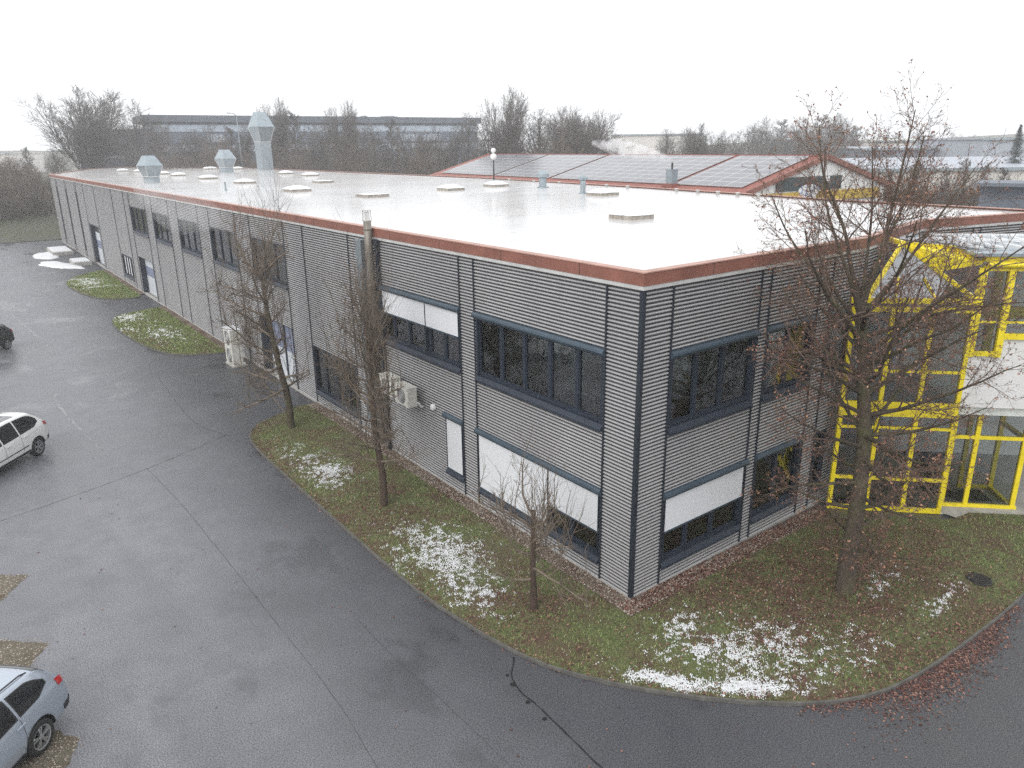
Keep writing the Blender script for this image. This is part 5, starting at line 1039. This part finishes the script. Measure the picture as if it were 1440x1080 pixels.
ptree('vase', 802, 158, 116, 'left one of the pair of light bare trees above the middle of the solar roof', wide=.8); ptree('vase', 822, 156, 118, 'right one of the pair of light bare trees above the middle of the solar roof', wide=.8); ptree('round2', 856, 170, 112, 'dense bare tree next to the chimney smoke, on its left', wide=1.1); ptree('shrub', 775, 196, 104, 'low bare shrub just behind the ridge of the solar roof', wide=1.1, cat='shrub')
ptree('round', 942, 180, 128, 'dense bare tree right of the chimney smoke', wide=1.0); ptree('round2', 968, 192, 136, 'small misty tree right behind the dense tree beside the smoke', wide=1.0); ptree('vase', 990, 178, 132, 'misty bare tree with fine upright twigs above the solar roof', wide=.9); ptree('round', 1018, 188, 138, 'round misty tree behind the right end of the solar roof ridge', wide=1.0); ptree('round2', 1040, 184, 142, 'misty tree left of the hazy wood', wide=.9)
for i, (px, yt, D) in enumerate([(1062, 172, 190), (1082, 166, 195), (1102, 168, 188), (1122, 170, 200), (1140, 166, 192), (1158, 162, 186), (1176, 160, 196), (1192, 164, 188), (1074, 182, 176), (1112, 184, 172), (1150, 182, 174), (1184, 182, 170), (1128, 190, 164), (1168, 192, 162), (1206, 176, 200), (1092, 192, 166)]):
    ptree(('round', 'round2', 'slim')[i % 3], px, yt, D, 'pale bare tree in the hazy wood behind the gabled house', 'trees of the hazy wood', (1.1, 1.1, 1.7)[i % 3])
for i, (px, yt, D) in enumerate([(1262, 186, 300), (1290, 184, 310), (1315, 187, 295), (1345, 186, 305), (1372, 188, 310), (1240, 188, 290)]):
    ptree(('round', 'round2')[i % 2], px, yt, D, 'very faint tree on the horizon above the pale industrial roofs', 'faint trees on the right horizon', 1.6)
for i, (px, yt, D, w_) in enumerate([(1262, 236, 66, .9), (1300, 224, 70, 1.0), (1342, 232, 64, .8), (1368, 220, 68, 1.0), (1398, 226, 66, .9), (1425, 232, 62, .9), (1230, 240, 70, .9)]):
    ptree('slim', px, yt, D, 'slim bare sapling before the white industrial hall', 'saplings before the white hall', w_)
for i in range(14):
    px = 1188 + i * 19; x, y = bearing(px, 70 + (i % 3) * 2.5); far_tree(('shrub', 'shrub2')[i % 2], x, y, 5.9 + .5 * math.sin(i * 2.1), i * 1.3, 'brown bare shrub in the hedge behind the right end of the roof', 'hedge shrubs behind the roof', 0, .85, 'shrub', 'hedge_shrub')
for i in range(26):
    px = -70 + (i * 37) % 150; D = 101 + (i % 7) * 3.2; x, y = bearing(px, D); 
    if x > -2.2: x = -2.2 - (i % 4)
    far_tree(('shrub', 'shrub2')[i % 2], x, y, 4.2 + 1.6 * ((i * 7) % 5) / 5 + (1.5 if px > 25 else 0), i * 1.9, 'brown bare bush of the thicket on the bank at the far left', 'thicket bushes at the far left', .6 + (D - 101) * .11, 1.05, 'bush', 'thicket_bush')

# ------------------------------------------------------------------ buildings around
FG = Fr((34.8, 23.1, 0), (.085, .996, 0), (-.996, .085, 0)); LN = 51.; HW = 8.7
gab = empty('gabled_hall', (34.8, 23.1, 0), 0, 'gabled building with red roof, solar panels and white end wall behind the hall', 'building'); GI = Matrix.Translation(Vector((-34.8, -23.1, 0)))
def gp_(o): o.matrix_parent_inverse = GI; return o
def gq(name, pts, m, th=None): return gp_(MB().poly([FG.P(*p) for p in pts]).build(name, m, gab))
sl = (9.4 - 7.0) / HW
MBw = MB(); MBw.add([FG.P(*p) for p in ((.25, -.5, 0), (.25, -16.8, 0), (.25, -16.8, 6.95), (.25, -8.7, 9.18), (.25, -.5, 6.95), (LN, -.5, 0), (LN, -16.8, 0), (LN, -16.8, 6.95), (LN, -8.7, 9.18), (LN, -.5, 6.95))], [(0, 1, 2, 3, 4), (5, 6, 7, 8, 9), (0, 5, 9, 4), (1, 6, 7, 2)]); gp_(MBw.build('wall', M['white'], gab, recalc=True))
for sg in (0, 1):
    t0, t1 = (0, -8.7) if not sg else (-17.4, -8.7); V = [FG.P(0, t0, 7.0), FG.P(LN + .5, t0, 7.0), FG.P(LN + .5, t1, 9.4), FG.P(0, t1, 9.4)]; V += [v - np.array([0, 0, .22]) for v in V]; gp_(MB().add(V, [(0, 1, 2, 3), (4, 5, 6, 7), (0, 1, 5, 4), (1, 2, 6, 5), (2, 3, 7, 6), (3, 0, 4, 7)]).build('roof', M['tile'], gab, recalc=True))
    mb = MB().bar(FG.P(-.02, t0 * 1.0 - (0 if sg else 0), 6.98), FG.P(-.02, t1, 9.38), .10, .36); gp_(mb.build('verge_board', M['fascia'], gab))
gp_(MB().bar(FG.P(-.05, -8.7, 9.44), FG.P(LN + .5, -8.7, 9.44), .3, .12).build('ridge_tile', M['tile'], gab)); gp_(MB().bar(FG.P(0, .06, 6.95), FG.P(LN, .06, 6.95), .16, .12).build('gutter', M['fascia'], gab))
for s0, s1 in ((1.3, 8.3), (8.9, 25.5), (26.1, 36.5), (37.1, 49.5)):
    a_, b_ = .9, 8.3; A_ = FG.P(s0, -a_, 7.0 + a_ * sl + .10); B_ = FG.P(s1, -a_, 7.0 + a_ * sl + .10); C_ = FG.P(s0, -b_, 7.0 + b_ * sl + .10); ex = unit(B_ - A_); ey = unit(C_ - A_); ez = np.cross(ex, ey); W_, H_ = np.linalg.norm(B_ - A_), np.linalg.norm(C_ - A_)
    me = MB().box((W_ / 2, H_ / 2, 0), (W_, H_, .06)).build('solar_array', M['pv'], None); 
    me.matrix_world = Matrix(((ex[0], ey[0], ez[0], A_[0]), (ex[1], ey[1], ez[1], A_[1]), (ex[2], ey[2], ez[2], A_[2]), (0, 0, 0, 1))); me.parent = gab; me.matrix_parent_inverse = GI
def gw(name, x0, x1, z0, z1, m, t=.21, th=.05): 
    mb = MB(); FG.box(mb, t - th, t, -x1, -x0, z0, z1); return gp_(mb.build(name, m, gab, recalc=True))
gw('window_band', 3.3, 10.9, 6.95, 7.95, mat('dark_green_window_band', (.03, .05, .055), .2)); gw('yellow_stripe', .9, 16.0, 6.1, 6.85, mat('ochre_wall_stripe', (.55, .38, .04), .6), .19)
gw('window_frame', 3.3, 3.4, 6.95, 7.95, M['frame'], .15); gw('window_frame', 7.0, 7.1, 6.95, 7.95, M['frame'], .15); gw('sign_plate', 8.6, 9.3, 7.55, 7.93, M['white'], .14)
# sprayed blue and white lettering on the wall
gr = MB(); rgm = random.Random(2)
for i in range(14):
    x = 6.0 + rgm.uniform(0, 1.9); z = 6.25 + rgm.uniform(0, 1.0); a_ = rgm.uniform(0, 3); gr.bar(FG.P(.10, -x, z), FG.P(.10, -x - .4 * math.cos(a_), z + .4 * math.sin(a_)), .02, .09, up=tuple(FG.e))
mb = MB(); V = [FG.P(.12, -(7.0 + 1.15 * math.cos(a_) * (1 + .15 * math.sin(3 * a_))), 6.75 + .68 * math.sin(a_)) for a_ in np.linspace(0, 2 * PI, 24)[:-1]]; V2 = [v + FG.e * .02 for v in V]; k = len(V); mb.add(V + V2, [tuple(range(k)), tuple(range(k, 2 * k))] + [(i, (i+1) % k, k + (i+1) % k, k + i) for i in range(k)]); g0 = gp_(mb.build('graffiti', M['white'], gab, recalc=True)); gp_(gr.build('graffiti_lettering', mat('blue_spray_paint', (.05, .13, .35), .5), gab))
t = empty('brick_chimney', (36.1, 31.3, 7.0), 0, 'grey sheet metal chimney with a thin black pipe, smoking on the solar roof', 'chimney'); MB().box((0, 0, .85), (.66, .66, 1.2)).build('casing', M['galv'], t); MB().box((0, 0, .15), (1.1, 1.1, .5)).build('base', M['tile'], t); t.name = 'metal_chimney'
MB().lathe([(.08, 1.45), (.08, 2.0)], n=12).build('pipe', M['iron'], t); MB().box((0, 0, 1.47), (.74, .74, .05)).build('cap', M['galv'], t)
# long office building far behind
OC = mat('office_dark_band', (.12, .14, .17), .6); OL = mat('office_pale_blue_band', (.46, .53, .62), .5); OW = mat('office_wall', (.15, .175, .22), .5); OG = mat('office_window', (.16, .20, .27), .15)
pa = np.array([*bearing(222, 134)]); pb_ = np.array([*bearing(676, 166)]); d = pb_ - pa; LO = float(np.linalg.norm(d)); d /= LO; FO = Fr((*pa, 0), (*d, 0), (d[1], -d[0], 0)); ZT = 16.4
off = empty('office_building', (*pa, 0), 0, 'long dark grey four storey office building with pale window bands in the mist', 'building'); OI = Matrix.Translation(Vector((-pa[0], -pa[1], 0)))
def ob(name, boxes, m):
    mb = MB()
    for b in boxes: FO.box(mb, *b)
    o = mb.build(name, m, off, recalc=True); o.matrix_parent_inverse = OI; return o
ob('wall', [(0, LO, -14, 0, 0, ZT - 1.2)], OW); ob('parapet', [(-1.5, LO + .6, -14.5, .7, ZT - 1.2, ZT)], OC); ob('lower_wing', [(-12, -.1, -12, .3, 0, ZT - 2.4)], OW); ob('wing_ledge', [(-12, 0, .3, .5, ZT - 7.2, ZT - 6.9)], M['edge'])
for k in range(4):
    z = ZT - 3.0 - k * 3.55; ob('pale_band', [(.2, LO - .2, .02, .12, z + .15, z + 1.35)], OL) if k < 2 else None; o = ob('window_band', [(.4, LO - .4, .02, .10, z - 1.9, z + .02)], OG); n = 36
    n = 24
    for i in range(n): mb = MB(); FO.box(mb, LO * (i + .5) / n - .10, LO * (i + .5) / n + .10, .10, .18, z - 1.9, z + .02); mb.build('mullion', OC, o, recalc=True)
    if k in (0, 1): [ob('lowered_blind', [(LO * a_, LO * b_, .11, .15, z - 1.7, z - .3)], OL) for a_, b_ in ((.14, .19), (.27, .30), (.52, .55), (.72, .78), (.80, .86))]
for i, (s_, w_) in enumerate(((LO * .36, 2.4), (LO * .62, 1.2), (LO * .70, 3.0))):
    x, y, z = FO.P(s_, -3, ZT); t = empty('roof_dome', (x, y, z), 0, ('pale dome on the long office roof just right of the tall square chimney', 'smallest pale dome on the middle of the long office roof', 'widest pale dome on the right half of the long office roof')[i], 'rooflight'); MB().box((0, 0, .1), (w_, w_, .2)).build('curb', OC, t); MB().lathe([(w_ * .5, .2), (w_ * .4, .5), (w_ * .2, .7), (.02, .75)], n=16).build('dome_cap', M['snow'], t, smooth=True)
x, y = bearing(342, 118); t = empty('street_lamp', (x, y, 0), .5, 'thin street lamp standing before the left half of the long office building', 'street lamp'); hl = 10.39 + (209 - 162) * 118 / 1053; MB().tube([(0, 0, 0), (0, 0, hl - .4), (-.4, 0, hl), (-1.4, 0, hl + .1)], [.10, .07, .06, .05], 8).build('pole', M['galv'], t); MB().box((-1.6, 0, hl + .08), (.7, .25, .12)).build('lamp_head', M['galv'], t)
# pale industrial buildings at the right
def shed(name, px0, px1, D, ytop, depth, label, wallm, roofm, rise=0., par='parapet', z0=0):
    a_ = np.array(bearing(px0, D)); b_ = np.array(bearing(px1, D)); d = b_ - a_; L_ = float(np.linalg.norm(d)); d /= L_; f_ = Fr((*a_, 0), (*d, 0), (d[1], -d[0], 0)); z = 10.39 - (ytop - hor((px0 + px1) / 2)) * D / 1053.7
    t = empty(name, (*a_, 0), 0, label, 'building'); I_ = Matrix.Translation(Vector((-a_[0], -a_[1], 0)))
    mb = MB(); f_.box(mb, 0, L_, -depth, 0, 0, z - .3); o = mb.build('wall', wallm, t, recalc=True); o.matrix_parent_inverse = I_
    mb = MB(); V = [f_.P(-.4, .4, z - .3), f_.P(L_ + .4, .4, z - .3), f_.P(L_ + .4, -depth, z - .3 + rise), f_.P(-.4, -depth, z - .3 + rise)]; V += [v + np.array([0, 0, .3]) for v in V]; mb.add(V, [(0, 1, 2, 3), (4, 5, 6, 7), (0, 1, 5, 4), (1, 2, 6, 5), (2, 3, 7, 6), (3, 0, 4, 7)]); o = mb.build('roof', roofm, t, recalc=True); o.matrix_parent_inverse = I_
    mb = MB(); f_.box(mb, -.5, L_ + .5, .4, .5, z - .45, z + .02); o = mb.build('roof_edge', M['galv'], t, recalc=True); o.matrix_parent_inverse = I_
    mb = MB(); n = max(3, int(L_ / 6)); [f_.box(mb, L_ * i / n - .06, L_ * i / n + .06, .0, .06, 0, z - .3) for i in range(1, n)]; o = mb.build('wall_joints', M['edge'], t, recalc=True); o.matrix_parent_inverse = I_; return t, f_, L_, z
RS = mat('pale_blue_grey_roof', (.34, .37, .42), .5); WS = mat('off_white_cladding', (.66, .63, .60), .7)
shed('industrial_hall', 1186, 1620, 108, 233, 34, 'long off white industrial hall with pale blue roof behind the hedge', WS, RS, .9)
shed('industrial_hall', 1224, 1392, 165, 206, 20, 'dark grey industrial building behind the off white hall', OW, RS, .3); shed('warehouse', 1236, 1400, 205, 196, 30, 'faint pale warehouse roof just above the dark grey building', WS, mat('pale_green_roof', (.50, .52, .48), .6), .5); shed('storage_block', 1388, 1560, 150, 192, 26, 'plain light grey block at the right edge above the off white hall', RS, RS, 0)
shed('far_school', 872, 990, 255, 188, 14, 'faint pale building with a flat roof behind the chimney smoke', WS, RS, 0)[0]; shed('low_far_building', -80, 22, 300, 214, 20, 'faint low building in the mist at the left edge', WS, M['white'], 0)
x, y = bearing(1430, 56); t = empty('dark_tank', (x, y, 0), .3, 'dark grey boxy tower half hidden at the right edge behind the roof', 'tower'); MB().box((0, 0, 3.6), (2.6, 3, 7.2)).build('body', OW, t); MB().box((-.6, 0, 7.3), (5.2, 3.6, .25)).build('roof', OC, t); t.name = 'small_tower'
# conifer at the right edge
x, y = bearing(1436, 118); t = empty('conifer', (x, y, 0), 0, 'dark blue green conifer at the right edge above the grey block', 'tree'); hc = 10.39 + (197 - 176) * 118 / 1053; MB().tube([(0, 0, 0), (0, 0, hc)], [.22, .03], 7).build('trunk', M['bark'], t)
rgc = np.random.default_rng(3); n = 5200; zz = hc - (hc - 2) * rgc.uniform(0, 1, n)**.8; rr = (hc - zz) * .30 * (.75 + .25 * np.sin(zz * 5)) * np.sqrt(rgc.uniform(.05, 1, n)); aa = rgc.uniform(0, 6.28, n); C = np.stack([rr * np.cos(aa), rr * np.sin(aa), zz - rr * .25], 1); u = np.stack([np.cos(aa), np.sin(aa), np.full(n, -.25)], 1) * .38 + rgc.normal(0, .08, (n, 3)); w_ = np.stack([-np.sin(aa), np.cos(aa), np.zeros(n)], 1) * .09; V = np.stack([C - w_, C + w_, C + u], 1).reshape(-1, 3); fast_mesh('crown', V, np.arange(n * 3).reshape(n, 3), mat('conifer_needles', (.02, .045, .045), .8, 0, .4, 2), t)

# smoke from the chimney and the thin steam drifting along the long facade
def puff(name, pts, rad, dens, label, scale, thr=.42):
    P = catmull(pts, 8); Rr = np.interp(np.linspace(0, 1, len(P)), np.linspace(0, 1, len(rad)), rad); mb = MB(); mb.tube(P, Rr, 14); o = mb.build(name, M['white'], None, recalc=True); m = bpy.data.materials.new(name + '_vapour'); m.use_nodes = True; n = m.node_tree; n.nodes.clear(); out = n.nodes.new('ShaderNodeOutputMaterial'); v = n.nodes.new('ShaderNodeVolumePrincipled'); v.inputs['Color'].default_value = (.99, .99, 1, 1)
    g = n.nodes.new('ShaderNodeNewGeometry'); nz_ = n.nodes.new('ShaderNodeTexNoise'); nz_.inputs['Scale'].default_value = scale; nz_.inputs['Detail'].default_value = 3; n.links.new(g.outputs['Position'], nz_.inputs['Vector']); mr = n.nodes.new('ShaderNodeMapRange'); n.links.new(nz_.outputs['Fac'], mr.inputs[0]); mr.inputs[1].default_value = thr; mr.inputs[2].default_value = thr + .22; mr.inputs[4].default_value = dens; n.links.new(mr.outputs[0], v.inputs['Density']); n.links.new(v.outputs[0], out.inputs['Volume']); o.data.materials.clear(); o.data.materials.append(m); tag(o, label, 'smoke', kind='stuff'); return o
puff('smoke', [(36.1, 31.3, 8.98), (35.95, 31.5, 9.2), (35.4, 32.3, 9.5), (34.7, 33.5, 9.8), (33.9, 35.2, 10.2), (33.0, 37.4, 10.6)], [.10, .26, .42, .60, .75, .20], 1.15, 'white smoke drifting left from the chimney on the solar roof', 1.7, .38)
puff('steam', [(-.9, 22, 6.6), (-1.2, 27, 7.4), (-1.3, 32, 7.2), (-1.2, 38, 7.9), (-.8, 46, 8.6)], [.1, .7, 1.1, .9, .1], .055, 'thin white steam drifting along the upper windows of the long wall', .55, .36)
